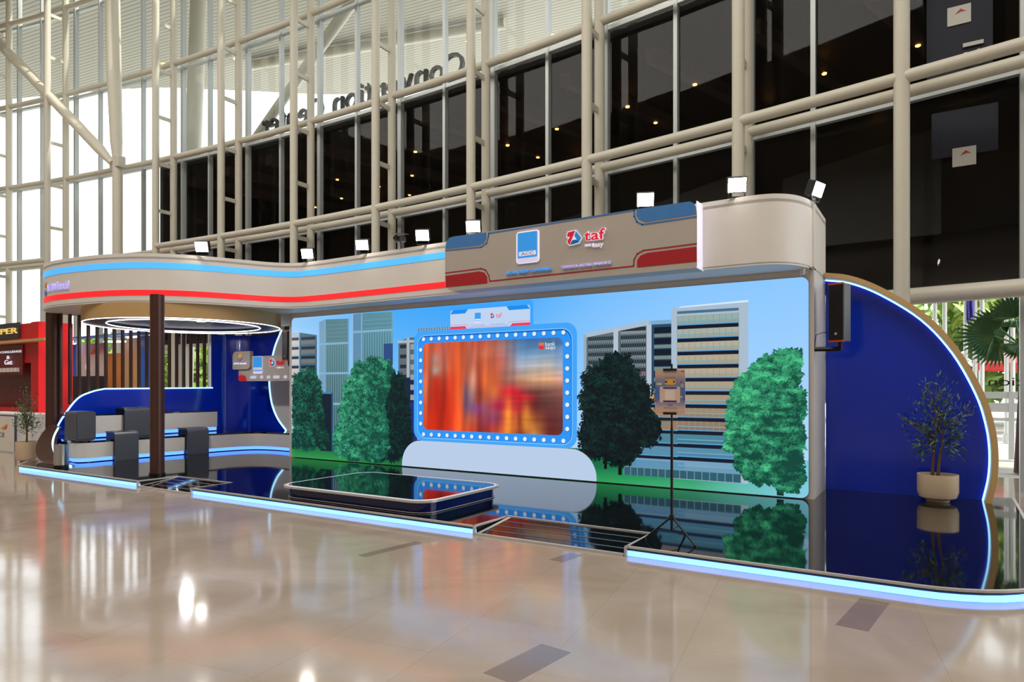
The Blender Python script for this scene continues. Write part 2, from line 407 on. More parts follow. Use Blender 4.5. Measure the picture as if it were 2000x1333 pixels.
# reflections of hall banners in the right panes, modelled as cloths behind the glass
def banner(loc, wd, z0, z1, zc, label, txt):
    b = thing('banner_reflection', label, 'banner', (loc[0],loc[1],z0))
    G().box(loc[0]-wd/2,loc[0]+wd/2,loc[1],loc[1]+.03,z0,z1).make('cloth', 'banner_navy', b)
    G().box(loc[0]-.17,loc[0]+.17,loc[1]-.02,loc[1],zc-.16,zc+.16).make('paper_sheet', 'paper', b)
    p = Pic(onY(loc[1]-.025)); p.poly([(loc[0]-.06,zc+.02),(loc[0]+.02,zc+.1),(loc[0]+.1,zc+.04),(loc[0]+.03,zc+.05)], (200,60,50)); p.make('printed_mark', 'print', b)
    return b
bx_ = (0.403,8.018); by_ = (0.476,5.568)
b1 = banner((bx_[0],13.9), .95, 6.75, 9.2, bx_[1], 'reflection of a dark banner with white sheet in the top right pane', '')
lettering('ISI', (bx_[0]-.1,6.95), (bx_[0]+.45,7.25), lambda x,z,d=0: (bx_[0]+.35-(z-6.95), 13.86, 6.95+(x-bx_[0]+.1)), 'paper', b1)
banner((by_[0],13.9), .95, 5.6, 6.4, by_[1], 'reflection of a dark banner with white sheet in the lower right pane', '')

# ================================================================== outside
gr = G().add([(-120,14.6,-.02),(80,14.6,-.02),(80,120,-.02),(-120,120,-.02)], [(0,1,2,3)]).make('ground_outside', 'pavement'); tag(gr, kind='structure')
so = struct('ceiling_canopy')
edge = spline([(-62,10.5),(-50,15.2),(-42,18.2),(-36.3,20.65),(-32.8,23.16),(-27.17,27.27),(-20,29.5),(-10,30),(0,27),(20,20),(36,17)], 4)  # unseen right end extended to keep the sun out of the hall
G().prism([(-62,9.0)]+[(x, yf(max(-44,min(8,x)))+1.3) for x in range(-44,10,4)]+[(36,13)]+list(reversed(edge)), 18.0, 18.3).make('canopy_soffit', 'soffit', so)
for i in range(9):
    px, py = -33+3.6*i, 19.5+1.6*i
    G().lathe([(0,17.97),(.12,17.97),(.14,18.0)], (px,py), 10).make('downlight', 'warm_lamp', so)
G().tube([(-29,21.5,17.7),(-16,25,17.7)], .22, 10).make('soffit_pipe', 'steel_paint', so, True)
oc = thing('canopy_column', 'grey leaning canopy column standing outside behind the corner glass', 'column', (-27.2,17.0,0))
G().tube([(-27.3,17,0),(-26.2,17,18)], .33, 14).make('shaft', 'steel_paint', oc, True)
oc = thing('canopy_strut', 'pale diagonal strut outside under the canopy roof', 'strut', (-25.2,17.5,9.9))
G().tube([(-25.6,17.5,9.9),(-16.6,18.6,18)], [.16,.24], 14).make('shaft', 'steel_paint', oc, True)
# letters on the roof edge, facing outwards
sg = thing('roof_sign', 'mirrored dark roof letters reading Convention Center seen from behind', 'sign', (-16.3,16.2,9.92))
def fromback(Y): return lambda x, z, d=0: (-x, Y-d, z)
words_ = [('Convention', 11.75, 17.35), ('Center', 17.75, 21.05)]
for s_, a, b in words_:
    me_x = a; total = b-a; ws = {'C':.72,'o':.6,'n':.56,'v':.54,'e':.56,'t':.36,'i':.24,'r':.36}
    tot = sum(ws[c] for c in s_); 
    for c in s_:
        wd = ws[c]/tot*total; h = {'C':.76,'t':.7,'i':.74}.get(c, .54)
        lettering(c, (me_x+.05,10.9), (me_x+wd-.05,10.9+h), fromback(16.2), 'letter_black', sg, 'letter', thick=.06); me_x += wd
G().box(-21.1,-11.6,16.16,16.24,10.82,10.88).make('rail', 'letter_black', sg)
for x in (-21,-18,-15,-11.8): G().box(x-.03,x+.03,16.17,16.23,9.92,10.85).make('post', 'letter_black', sg)

def leafy(name, label, cat, c, rx, rz, zc, n, m, trunk=True, size=.28, group=None):
    t = thing(name, label, cat, (c[0],c[1],0), group)
    g = G()
    for i in range(n):
        u = Vector((random.gauss(0,1),random.gauss(0,1),random.gauss(0,1))).normalized(); r = random.random()**.4
        lump = .75+.4*noise.noise(u*1.8+Vector((c[0],c[1],0)))
        p = Vector((c[0]+u.x*rx*r*lump, c[1]+u.y*rx*r*lump, zc+u.z*rz*r*lump))
        a = Vector((random.uniform(-1,1),random.uniform(-1,1),random.uniform(-1,1))).normalized(); b = a.orthogonal().normalized(); s = size*random.uniform(.5,1.2)
        g.add([p-a*s,p+b*s*.5,p+a*s,p-b*s*.5], [(0,1,2,3)])
    f = g.make('foliage', m, t); f['kind'] = 'stuff'
    if trunk: G().tube([(c[0],c[1],-.02),(c[0]+.1,c[1],zc*.6),(c[0],c[1],zc)], [.2,.14,.06], 8).make('trunk', 'bark', t, True)
    return t
tl = [('leafy tree outside beyond the slats beside the blue pavilion wall', (-40.5,25.8), 3.6,3.0,2.8,'tree_leaf'),
      ('bushy tree outside the glass left of the pale window post', (-47.5,24.2), 3,2.8,2.8,'tree_leaf'),
      ('darker tree outside behind the red kiosk', (-55,21.5), 3,2.8,2.8,'tree_leaf_dark'),
      ('round tree outside at the pavilion column', (-34.0,29.5), 2.6,2.6,2.6,'tree_leaf_dark'),
      ('tall pale tree outside behind the flagpoles at right', (4.2,36), 4.2,3.6,4.2,'tree_leaf'),
      ('pale tree outside between flagpoles and blue wing panel', (-3.4,37), 3.6,3.4,4.2,'tree_leaf'),
      ('dark tree outside at the far right edge behind the palm', (12.5,36), 4.0,3.6,4.2,'tree_leaf_dark')]
for lb, c, rx, rz, zc, m in tl: leafy('leafy_tree', lb, 'tree', c, rx*(1.25 if c[0] > -10 else 1), rz*(1.2 if c[0] > -10 else 1), zc, 5200 if c[0] > -10 else 2800, m, size=.42 if c[0] > -10 else .34, group='trees outside the glass')
# flagpoles and flag
for k, px in enumerate((1826,1845,1886,1904,1918,1966,1978)):
    q = {1826:(0.089,2.483),1845:(0.337,2.477),1886:(0.860,2.465),1904:(1.085,2.460),1918:(1.258,2.456),1966:(1.840,2.443),1978:(1.983,2.439)}[px]
    fp = thing('flagpole', ['leftmost white flagpole outside, next to the blue wing rim','second white flagpole from the left outside','white flagpole left of the violet flag','white flagpole right of the violet flag','white flagpole between violet flag and palm','white flagpole behind the palm fan','rightmost white flagpole behind the palm'][k], 'flagpole', (q[0],24,0), 'flagpoles outside')
    G().tube([(q[0],24,0),(q[0],24,8)], [.06,.05], 8).make('pole', 'pole_white', fp, True)
    G().lathe([(.0,.0),(.1,.0),(.1,.25),(0,.25)], (q[0],24), 10).make('base', 'pole_white', fp)
fa = (0.881,2.612); fb = (1.043,2.608); ft = (0.969,3.589)
g = G(); nn = 8
vs = []; 
for i in range(nn+1):
    for j in range(7):
        x = fa[0]+(fb[0]-fa[0])*i/nn; z = ft[1]+(5.4-ft[1])*j/6; vs.append((x, 23.9+.05*math.sin(i*1.6+j*.5), z-.06*math.sin(i*.9)))
g.add(vs, [(i*7+j,(i+1)*7+j,(i+1)*7+j+1,i*7+j+1) for i in range(nn) for j in range(6)])
tag(g.make('flag', 'flag_violet', None, True), 'violet flag hanging limp from a white flagpole outside', 'flag')
# market tents
def tent(c, wd, dp, z0, z1, m, label):
    t = thing('market_tent', label, 'tent', (c[0],c[1],0))
    x, y = c; a, b = wd/2, dp/2
    G().add([(x-a,y-b,z0),(x+a,y-b,z0),(x+a,y+b,z0),(x-a,y+b,z0),(x,y,z1),(x-a,y-b,z0-.25),(x+a,y-b,z0-.25),(x+a,y+b,z0-.25),(x-a,y+b,z0-.25)],
            [(0,1,4),(1,2,4),(2,3,4),(3,0,4),(0,5,6,1),(1,6,7,2),(2,7,8,3),(3,8,5,0)]).make('canopy', m, t)
    for sx in (-1,1):
        for sy in (-1,1): G().tube([(x+sx*(a-.05),y+sy*(b-.05),0),(x+sx*(a-.05),y+sy*(b-.05),z0)], .04, 6).make('leg', 'pole_white', t)
tent((3.0,30), 3.2, 2.4, 2.45, 3.3, 'tent_red', 'red market tent outside behind the palm')
tent((4.2,26.2), 3.0, 2.2, 1.8, 2.5, 'tent_blue', 'light blue market tent outside below the palm')
# railing
rl = thing('outdoor_railing', 'white horizontal railing outside the right glass door', 'railing', (4,18.5,0))
for z0, z1 in ((1.35,1.5),(1.05,1.25),(.85,.92)): G().box(-1.5,9,18.45,18.55,z0,z1).make('rail_board', 'pole_white', rl)
for x in (-1.4,1.5,4.4,7.3): G().box(x-.05,x+.05,18.44,18.56,0,1.5).make('post', 'pole_white', rl)
# palm
pc = (1.419,2.571); PZ = pc[1]
pm = thing('fan_palm', 'green fan palm outside the glass at the right edge', 'palm', (pc[0],15.6,0))
G().tube([(pc[0],15.6,0),(pc[0]+.05,15.6,PZ*.6),(pc[0],15.6,PZ-.25)], [.12,.1,.07], 10).make('trunk', 'bark', pm, True)
for k, (dx, dy, dz, L) in enumerate([(-1.0,.1,.45,.95),(-1.1,-.1,.0,1.1),(-.9,.2,-.4,.95),(-.25,.1,.85,.9),(.5,.1,.7,.95),(.95,0,.2,1.0),(.8,.1,-.4,.9),(-.1,-.5,-.5,.7),(.1,.8,.4,.9),(-.5,.7,.1,.95)]):
    d = Vector((dx,dy,dz)).normalized(); hub = Vector((pc[0],15.6,PZ))+d*L*.38; G().tube([(pc[0],15.6,PZ-.2), tuple(hub)], [.02,.012], 5).make('stalk', 'palm_leaf', pm)
    g = G(); side = d.cross(Vector((0,-1,.25))).normalized(); up = side.cross(d).normalized()
    for q in range(17):
        a = math.radians(-75+150*q/16); t = d*math.cos(a)+side*math.sin(a); ln = L*.62*(1-.25*abs(math.sin(a))); nrm = up*.02; wv = t.cross(up).normalized()*.035
        g.add([hub, hub+t*ln*.55+wv+nrm, hub+t*ln-up*.06, hub+t*ln*.55-wv-nrm], [(0,1,2,3)])
    g.make('fan_leaf', 'palm_leaf', pm)
# lettering on the door glass, read from outside
dl = thing('door_lettering', 'grey mirrored Convention lettering on the right glass door', 'lettering', (1.5,13.05,1.6))
la = (0.764,1.624); lb = (1.187,1.759)
lettering('Convention', (-(la[0]+1.35),la[1]), (-la[0],lb[1]), fromback(13.02), 'letter_black', dl, thick=.004)

# ================================================================== stage platform
def corner(cx, cy, r, a0, a1, n=10): return [(cx+r*math.cos(math.radians(a0+(a1-a0)*k/n)), cy+r*math.sin(math.radians(a0+(a1-a0)*k/n))) for k in range(n+1)]
YF = 5.95; RB = 6.62; R1 = (-10.8,-9.35); R2 = (-4.2,-2.45)
XR = .86; rr = .95
right = corner(XR-rr, YF+rr, rr, -90, 0)
pl = thing('stage_platform', 'low glossy black exhibition platform with blue light under its front edge', 'platform', (-7,8.5,0))
deck = [(-15.0,YF),(R1[0],YF),(R1[0],RB),(R1[1],RB),(R1[1],YF),(R2[0],YF),(R2[0],RB),(R2[1],RB),(R2[1],YF)]+right+[(.95,11.3),(-11.8,11.3),(-11.8,12.0),(-16.2,12.0),(-16.1,7.3),(-15.6,6.35)]
G().prism(deck, .075, .098).make('deck', 'gloss_black', pl)
ins = .05
core = [(-14.95,YF+ins),(R1[0]-.02,YF+ins),(R1[0]-.02,RB+.02),(R1[1]+.02,RB+.02),(R1[1]+.02,YF+ins),(R2[0]-.02,YF+ins),(R2[0]-.02,RB+.02),(R2[1]+.02,RB+.02),(R2[1]+.02,YF+ins)]+corner(XR-rr, YF+rr, rr-ins, -90, 0)+[(.9,11.25),(-11.85,11.25),(-11.85,11.95),(-16.15,11.95),(-16.05,7.3),(-15.57,6.37)]
G().prism(core, .0, .075).make('plinth', 'satin_black', pl)
def trimline(pts, name='edge_trim'): G().ribbon(pts, .082, .101, .03, .006).make(name, 'bright_alu', pl)
trimline([(-15.0,YF),(R1[0],YF)]); trimline([(R1[0],YF),(R1[0],RB),(R1[1],RB),(R1[1],YF)]); trimline([(R1[1],YF),(R2[0],YF)])
trimline([(R2[0],YF),(R2[0],RB),(R2[1],RB),(R2[1],YF)]); trimline([(R2[1],YF)]+right+[(.95,11.3)]); trimline([(-16.2,12.0),(-16.1,7.3),(-15.6,6.35),(-15.0,YF)])
for pts in ([(-15.0,YF),(R1[0],YF)], [(R1[1],YF),(R2[0],YF)], [(R2[1],YF)]+right+[(.9,8.2)]):
    G().ribbon(pts, .004, .05, .02, -.022).make('light_strip', 'strip_led_blue', pl)
for x in (R1[0],R1[1],R2[0],R2[1]): G().box(x-.012,x+.012,YF-.012,YF+.02,0,.098).make('corner_post', 'bright_alu', pl)
def ramp(x0, x1, label):
    t = thing('entry_ramp', label, 'ramp', ((x0+x1)/2,(YF+RB)/2,0), 'entry ramps')
    a, b = YF+.0, RB-.02; X0, X1 = x0+.02, x1-.02
    z = lambda y: .016+(y-a)/(b-a)*.07
    G().add([(X0,a,0),(X1,a,0),(X1,b,0),(X0,b,0),(X0,a,z(a)),(X1,a,z(a)),(X1,b,z(b)),(X0,b,z(b))],
        [(0,3,2,1),(4,5,6,7),(0,1,5,4),(1,2,6,5),(2,3,7,6),(3,0,4,7)]).make('ramp_board', 'gloss_black', t)
    for k in range(3):
        y = a+.15+.17*k
        G().add([(X0+.04,y,z(y)+.002),(X1-.04,y,z(y)+.002),(X1-.04,y+.025,z(y+.025)+.002),(X0+.04,y+.025,z(y+.025)+.002)], [(0,1,2,3)]).make('grip_strip', 'charcoal', t)
    G().box(X0,X1,a-.015,a+.02,0,.024).make('front_rail', 'bright_alu', t)
    G().add([(X0,a,z(a)+.004),(X0+.05,a,z(a)+.004),(X0+.05,b,z(b)+.004),(X0,b,z(b)+.004)], [(0,1,2,3)]).make('side_rail', 'bright_alu', t)
    return t
ramp(*R1, 'small black entry ramp with grip strips in front of the brown column')
ramp(*R2, 'wide black entry ramp with grip strips beside the poster stand')

# low square podium
pd = thing('display_podium', 'low square black podium with silver rim on the platform', 'podium', (-6.3,6.95,.1))
sq = rrect(-7.62,6.08,-4.98,7.82,.26,8)
def inset(p, d, c=(-6.3,6.95)): return [(c[0]+(x-c[0])*(1-d/1.3), c[1]+(y-c[1])*(1-d/.87)) for x, y in p]
G().prism(inset(sq,.06), .1, .24).make('skirt', 'dark_blue_gloss', pd, True)
G().prism(sq, .235, .262).make('rim', 'bright_alu', pd, True)
G().tube([(x,y,.266) for x, y in inset(sq,.035)], .003, 6, close=True).make('rim_light', 'lit_white', pd)
G().prism(inset(sq,.05), .262, .268).make('top', 'gloss_black', pd)
G().tube([(x,y,.108) for x, y in inset(sq,.05)], .006, 6, close=True).make('foot_trim', 'bright_alu', pd)

# ================================================================== backdrop wall with curved header
LX0, LX1, LZ0, LZ1 = -11.63, -1.39, .112, 3.08
bw = thing('backdrop_wall', 'long white exhibition wall carrying the big screen', 'wall panel', (-6.5,10.2,.1))
G().box(-11.75,-1.33,9.74,10.85,.099,3.2).make('wall_body', 'white_panel', bw)
G().box(-1.45,-1.33,9.72,10.85,3.18,4.06).make('upper_end_panel', 'white_panel', bw)
# header
path = spline([(-15.9,11.6),(-16.05,9.6),(-16.05,8.0),(-15.95,7.1),(-15.5,6.62),(-14.9,6.42),(-14.2,6.4),(-13.1,6.58),(-12.3,6.95),(-11.75,7.5),(-11.38,8.2),(-11.1,8.75),(-10.7,9.07),(-10.0,9.14)], 8)
path += [(-8.5,9.13),(-6.8,9.1),(-4.5,9.06)]
rpath = [(-4.5,9.06),(-2.6,9.0),(-2.1,8.99)]+spline([(-1.95,8.99),(-1.7,9.06),(-1.5,9.25),(-1.38,9.55),(-1.33,9.9)], 6)[1:]+[(-1.325,10.85)]
hd = thing('curved_header', 'white S-curved header canopy with glowing blue and red stripes', 'canopy', (-9,9.5,3.19))
ZB, ZT = 3.19, 4.08
G().ribbon(path, ZB, ZT, .04).make('fascia_panel', 'white_panel', hd, True)
G().ribbon(rpath, ZB, ZT, .04).make('fascia_panel', 'white_panel', hd, True)
sp = [p for p in path if not (p[1] > 9.6 and p[0] < -15)]
k0 = min(i for i, p in enumerate(sp) if p[1] < 6.9)
st = [p for p in sp[k0:] if p[0] < -6.7]
st = [p for p in st]+[(-6.72,9.1)] if st[-1][0] < -6.75 else st
G().ribbon(st, 3.80, 3.915, .006, .005).make('blue_stripe', 'stripe_blue', hd, True)
G().ribbon(st, 3.30, 3.405, .006, .005).make('red_stripe', 'stripe_red', hd, True)
und = [p for p in path]+[p for p in rpath[1:]]
G().prism(und+[(-1.33,9.75),(-11.7,9.75),(-11.7,10.85),(-15.6,10.85)][0:0]+[(-11.8,10.85),(-11.8,11.6)], ZB-.015, ZB+.02).make('underside', 'white_panel', hd)
G().prism(und+[(-11.8,10.85),(-11.8,11.6)], 3.98, 4.02).make('lid', 'white_panel', hd)
# round drop ceiling of the pavilion
DC = (-13.45,8.45); DR = 1.9
G().lathe([(DR,ZB-.01),(DR,2.9),(DR-.04,2.9)], DC, 64).make('drop_drum', 'tan_panel', hd, True)
G().lathe([(DR-.04,2.905),(1.5,2.905),(1.5,2.96),(0,2.96)], DC, 64).make('black_ceiling_disc', 'black_ceiling', hd)
def ring(r, z, t, name): G().tube([(DC[0]+r*math.cos(2*math.pi*k/64),DC[1]+r*math.sin(2*math.pi*k/64),z) for k in range(64)], t, 6, close=True).make(name, 'strip_led_white', hd)
ring(DR-.02,2.895,.008,'outer_ring_light'); ring(1.47,2.9,.009,'inner_ring_light')
sq_ = (-12.567,8.210)
G().lathe([(0,2.935),(.09,2.935),(.1,2.96)], sq_, 16).make('ceiling_spot', 'lamp_glass', hd)
pl_ = area('pavilion_fill_lamp', (DC[0], DC[1], 2.93), .12, 40, (1, .97, .95)); pl_.data.shape = 'DISK'  # fill added at the drum centre to brighten the pavilion interior
# lettering on the curved band, left end
acc = [0]
for a, b in zip(st[:-1], st[1:]): acc.append(acc[-1]+math.hypot(b[0]-a[0], b[1]-a[1]))
def oncurve(x, z, d=0):
    x = max(0, min(acc[-1]-.01, x))
    i = max(j for j in range(len(acc)-1) if acc[j] <= x); t = (x-acc[i])/(acc[i+1]-acc[i]); a, b = Vector(st[i]), Vector(st[i+1]); p = a+(b-a)*t
    n = Vector((b.y-a.y, -(b.x-a.x))).normalized(); p = p+n*(.012+d)
    return (p.x, p.y, z)
def cut_s(px):   # arc length of the band nearest a plan bearing
    return px
S0 = [s for s, p in zip(acc, st) if p[0] > -15.62 and p[1] < 6.9][0]+.22
lettering('ASTRA', (S0+.52,3.49), (S0+.95,3.63), oncurve, 'lit_lilac', hd, thick=.01)
lettering('financial', (S0+.97,3.49), (S0+1.38,3.65), oncurve, 'lit_lilac', hd, thick=.01)
p = Pic(oncurve)
p.poly([(S0+.32,3.62),(S0+.39,3.58),(S0+.48,3.64),(S0+.39,3.72)], (240,160,50)); p.poly([(S0+.32,3.56),(S0+.40,3.5),(S0+.49,3.57),(S0+.49,3.48),(S0+.40,3.4),(S0+.32,3.46)], (120,110,200)); p.make('company_mark', 'print', hd)

# ================================================================== logo board on the header
BY = 8.75
sb = thing('logo_board', 'wide header sign board with ACC and taf logos', 'sign', (-4.7,8.93,3.18))
G().prism(rrect(-6.76,3.17,-2.61,4.05,[.16,.03,.16,.16],6), BY, 9.08, 'Y').make('board', 'sign_grey', sb)
G().prism(rrect(-2.62,3.17,-2.605,4.05,[.002,.002,.002,.002],1), BY+.01, 9.06, 'Y').make('lit_edge', 'lit_white', sb)
f = lambda x, z, d=0: (x, BY-.004-d, z)
p = Pic(f)
BL_, RD_ = (62,124,190), (172,18,30)
p.poly([(-6.750,3.870),(-6.080,3.855),(-5.994,3.878),(-5.943,3.946),(-5.943,4.040),(-6.566,4.053),(-6.670,4.042),(-6.733,3.972)], BL_)
p.poly([(-3.442,4.055),(-3.445,3.963),(-3.403,3.901),(-3.321,3.862),(-2.619,3.872),(-2.619,3.966),(-2.643,4.016),(-2.698,4.053)], BL_)
p.line([(-6.750,3.843),(-6.041,3.822),(-5.939,3.872),(-5.904,3.974),(-5.900,4.022),(-3.478,4.046),(-3.478,3.959),(-3.436,3.877),(-3.362,3.833),(-2.616,3.840)], .022, (70,120,180))
p.poly([(-6.750,3.427),(-6.080,3.439),(-5.982,3.411),(-5.927,3.342),(-5.923,3.238),(-6.745,3.239)], RD_)
p.poly([(-3.436,3.251),(-3.436,3.350),(-3.392,3.407),(-3.291,3.436),(-2.616,3.447),(-2.611,3.251)], RD_)
p.line([(-6.750,3.474),(-6.041,3.481),(-5.955,3.447),(-5.896,3.358),(-5.881,3.267),(-3.487,3.275),(-3.481,3.365),(-3.433,3.439),(-3.344,3.475),(-2.616,3.485)], .018, RD_)
p.make('corner_graphics', 'print', sb)
def taf_mark(M, P, d=0, wsc=1):
    A = [(0,93),(.5*1,100),(0,0)]
    red = [(.08,.93),(.60,1.0),(.20,0.0),(.03,.28),(.24,.60),(.03,.62)]
    blu = [(.64,.96),(1.0,.42),(.84,.10),(.22,0.0),(.40,.34),(.70,.33),(.53,.62)]
    lo = [(.22,0.0),(.84,.10),(.70,.33),(.40,.34)]
    wh = [(.04,1.0),(.64,1.06),(1.06,.42),(.88,.04),(.18,-.06),(-.04,.27),(.12,.54),(-.04,.56),(-.03,.70)]
    P.poly([M(*q) for q in wh], (240,236,250), d); P.poly([M(*q) for q in blu], (40,140,200), d+.004); P.poly([M(*q) for q in lo], (24,96,150), d+.006); P.poly([M(*q) for q in red], (226,26,48), d+.004)
def acc_badge(parent, f, x0, z0, x1, z1, emis, full=True):
    W, H = x1-x0, z1-z0
    q = Pic(f)
    q.poly(rrect(x0,z0,x1,z1,W*.09,4), (232,226,250))
    q.poly(rrect(x0+W*.035,z0+H*.15,x1-W*.035,z1-H*.02,[W*.05]*4,4), (58,160,240), .004)
    q.poly(rrect(x0+W*.09,z0+H*.215,x1-W*.09,z0+H*.36,W*.03,3), (236,232,252), .006)
    q.make('badge', emis, parent)
    if full:
        lettering('ACC', (x0+W*.2,z0+H*.235), (x1-W*.2,z0+H*.335), lambda x,z,d=0: f(x,z,.008+d), 'ink_navy', parent)
        lettering('member of ASTRA', (x0+W*.12,z0+H*.06), (x1-W*.12,z0+H*.1), lambda x,z,d=0: f(x,z,.008+d), 'lit_lilac', parent)
MATS['lit_print'] = attr_mat('lit_print', .8)
fb_ = lambda x, z, d=0: (x, BY-.02-d, z)
a_, b_ = (-5.364,3.493), (-4.995,3.956)
G().prism(rrect(a_[0]-.015,a_[1]-.012,b_[0]+.015,b_[1]+.012,.05,4), BY-.018, BY, 'Y').make('badge_halo', 'lit_white', sb)
acc_badge(sb, fb_, a_[0], a_[1], b_[0], b_[1], 'lit_print')
m0, m1 = (-4.514,3.670), (-4.277,3.872)
p = Pic(fb_); taf_mark(lambda u, v: (m0[0]+u*(m1[0]-m0[0]), m0[1]+v*(m1[1]-m0[1])), p); p.make('company_mark', 'lit_print', sb)
lettering('taf', (-4.224,3.701), (-3.909,3.847), fb_, 'lit_white', sb, thick=.006, offset=.045)
lettering('taf', (-4.224,3.701), (-3.909,3.847), lambda x,z,d=0: (x, BY-.03-d, z), 'lit_red', sb, thick=.004, offset=.012)
lettering('MAKE IT', (-4.221,3.618), (-4.072,3.657), fb_, 'lit_white', sb, thick=.004)
lettering('easy', (-4.103,3.575), (-3.938,3.646), fb_, 'lit_white', sb, thick=.004)
lettering('ASTRA CREDIT COMPANIES', (-5.563,3.341), (-4.772,3.381), fb_, 'lit_blue', sb, thick=.012)
lettering('TOYOTA ASTRA FINANCE', (-4.602,3.338), (-3.818,3.377), fb_, 'lit_lilac', sb, thick=.012)

# ================================================================== LED screen and its picture
ls = thing('led_screen', 'huge wall screen showing a city park and a framed video', 'screen', (-6.5,9.7,.1))
G().prism(rrect(LX0,LZ0,LX1,LZ1,.1,6), 9.7, 9.745, 'Y').make('screen_panel', 'satin_black', ls)
f1 = lambda x, z, d=0: (x, 9.699-d, z)
# sky and grass
sky = Pic(f1)
zt = LZ1; g0 = .62
pts = rrect(LX0,LZ0,LX1,LZ1,.1,6)
cols = [(150,205,250),(120,190,250),(70,170,250),(60,165,250),(80,175,252),(118,190,254),(135,198,255),(140,200,255)]
low = [(190,215,240),(180,212,242),(150,205,250),(140,205,250),(170,212,250),(178,214,252),(180,216,252),(176,216,250)]
grass_t = [(20,92,60),(22,100,62),(14,70,48),(14,70,50),(14,76,52),(20,110,72),(34,140,96),(120,200,215)]
grass_b = [(46,150,74),(48,150,78),(30,116,62),(30,110,60),(34,130,74),(44,160,90),(70,176,130),(130,205,225)]
n = 8
# outline clipped by building the picture as columns whose end columns follow the rounded corners
def colx(j): return LX0+(LX1-LX0)*j/(n-1)
sky.grid(LX0+.1, g0, LX1-.1, zt, [cols, [tuple((a+b)//2 for a, b in zip(p_, q_)) for p_, q_ in zip(cols, low)], low])
sky.grid(LX0+.1, LZ0, LX1-.1, g0, [grass_t, grass_t, grass_b])
for s_, xe, j in ((1,LX0,0),(-1,LX1,n-1)):
    arc = [(xe+s_*(.1-.1*math.sin(math.radians(15*k))), zt-.1+.1*math.cos(math.radians(15*k))) for k in range(7)]
    arb = [(xe+s_*(.1-.1*math.cos(math.radians(15*k))), LZ0+.1-.1*math.sin(math.radians(15*k))) for k in range(7)]
    sky.poly(arc+[(xe,g0),(xe+s_*.1,g0)], [cols[j]]*len(arc)+[low[j]]*2)
    sky.poly([(xe+s_*.1,g0),(xe,g0)]+arb, [grass_t[j]]*2+[grass_b[j]]*len(arb))
sky.make('sky_and_grass_picture', 'display', ls)
def shade(c, k): return tuple(max(0, min(255, int(v*k))) for v in c)
def vlines(P, x0, z0, x1, z1, n, col, wd, d):
    for i in range(n+1):
        x = x0+(x1-x0)*i/n; P.rect(x-wd/2, z0, x+wd/2, z1, col, d)
# --- far left slab building
b = Pic(f1); D = .001
p0 = (-11.622,2.761); p1 = (-11.383,2.764); p2 = (-10.848,2.687); pb = (-11.375,1.474)
b.poly([(p0[0],pb[1]),(p1[0],pb[1]),(p1[0],p1[1]),(p0[0],p0[1])], (176,190,200), D); b.poly([(p1[0],pb[1]),(p2[0],pb[1]),(p2[0],p2[1]),(p1[0],p1[1])], (64,104,128), D)
for k in range(7):
    z = p0[1]-.1-.2*k
    b.rect(p0[0],z-.06,p1[0]-.02,z,(40,50,60),D*2); b.rect(p0[0],z-.16,p1[0]-.02,z-.06,(200,196,190),D*2)
    b.rect(p1[0]+.05,z-.06,p2[0]-.05,z,(20,34,48),D*2); b.rect(p1[0]+.05,z-.15,p2[0]-.05,z-.07,(112,116,112),D*2)
b.make('building_picture', 'display', ls)
# --- towers
def tower(x0, xe, x1, zt_l, zt_r, zb, bands, col, lcol):
    b = Pic(f1)
    b.poly([(x0,zb),(xe,zb),(xe,zt_r),(x0,zt_l)], lcol, D); b.poly([(xe,zb),(x1,zb),(x1,zt_r-.02),(xe,zt_r)], [shade(col,.7),shade(col,.75),shade(col,1.12),shade(col,1.08)], D)
    vlines(b, xe+.05, zb, x1-.05, bands[0], max(6, int((x1-xe)/.07)), shade(col,1.3), .018, D*2)
    for i in range(9): b.rect(xe+.03, bands[0]+.05+.08*i, x1-.03, bands[0]+.065+.08*i, shade(col,1.2), D*2) if bands[0]+.05+.08*i < zt_r-.08 else None
    for z in bands: b.rect(x0, z-.022, x1, z+.022, (128,176,204), D*3)
    b.rect(xe-.02, zb, xe+.02, zt_r, (120,170,205), D*3); b.rect(x0-.012, zb, x0+.012, zt_l, (150,190,220), D*3); b.rect(x1-.03, zb, x1, zt_r-.02, (110,165,200), D*3)
    b.make('tower_picture', 'display', ls)
q0 = (-10.785,2.955); q1 = (-10.603,3.000); q2 = (-9.918,2.971); qb = (-10.584,0.670)
tower(q0[0], q1[0], q2[0], q0[1], q1[1], qb[1], [(-10.584,2.495)[1], (-10.584,1.887)[1], (-10.584,1.263)[1]], (84,122,130), (120,160,190))
q0 = (-9.816,3.088); q1 = (-9.569,3.087); q2 = (-8.746,3.088); qb = (-9.481,1.483)
tower(q0[0], q1[0], q2[0], LZ1-.02, LZ1-.01, qb[1], [(-9.569,2.704)[1]], (86,132,146), (96,140,172))
b = Pic(f1); a = (-8.980,2.041); c = (-8.756,2.443); b.rect(a[0],a[1],c[0],c[1],(34,64,120),D*4); vlines(b,a[0],a[1],c[0],c[1],6,(60,96,150),.012,D*5); b.make('tower_shadow_picture', 'display', ls)
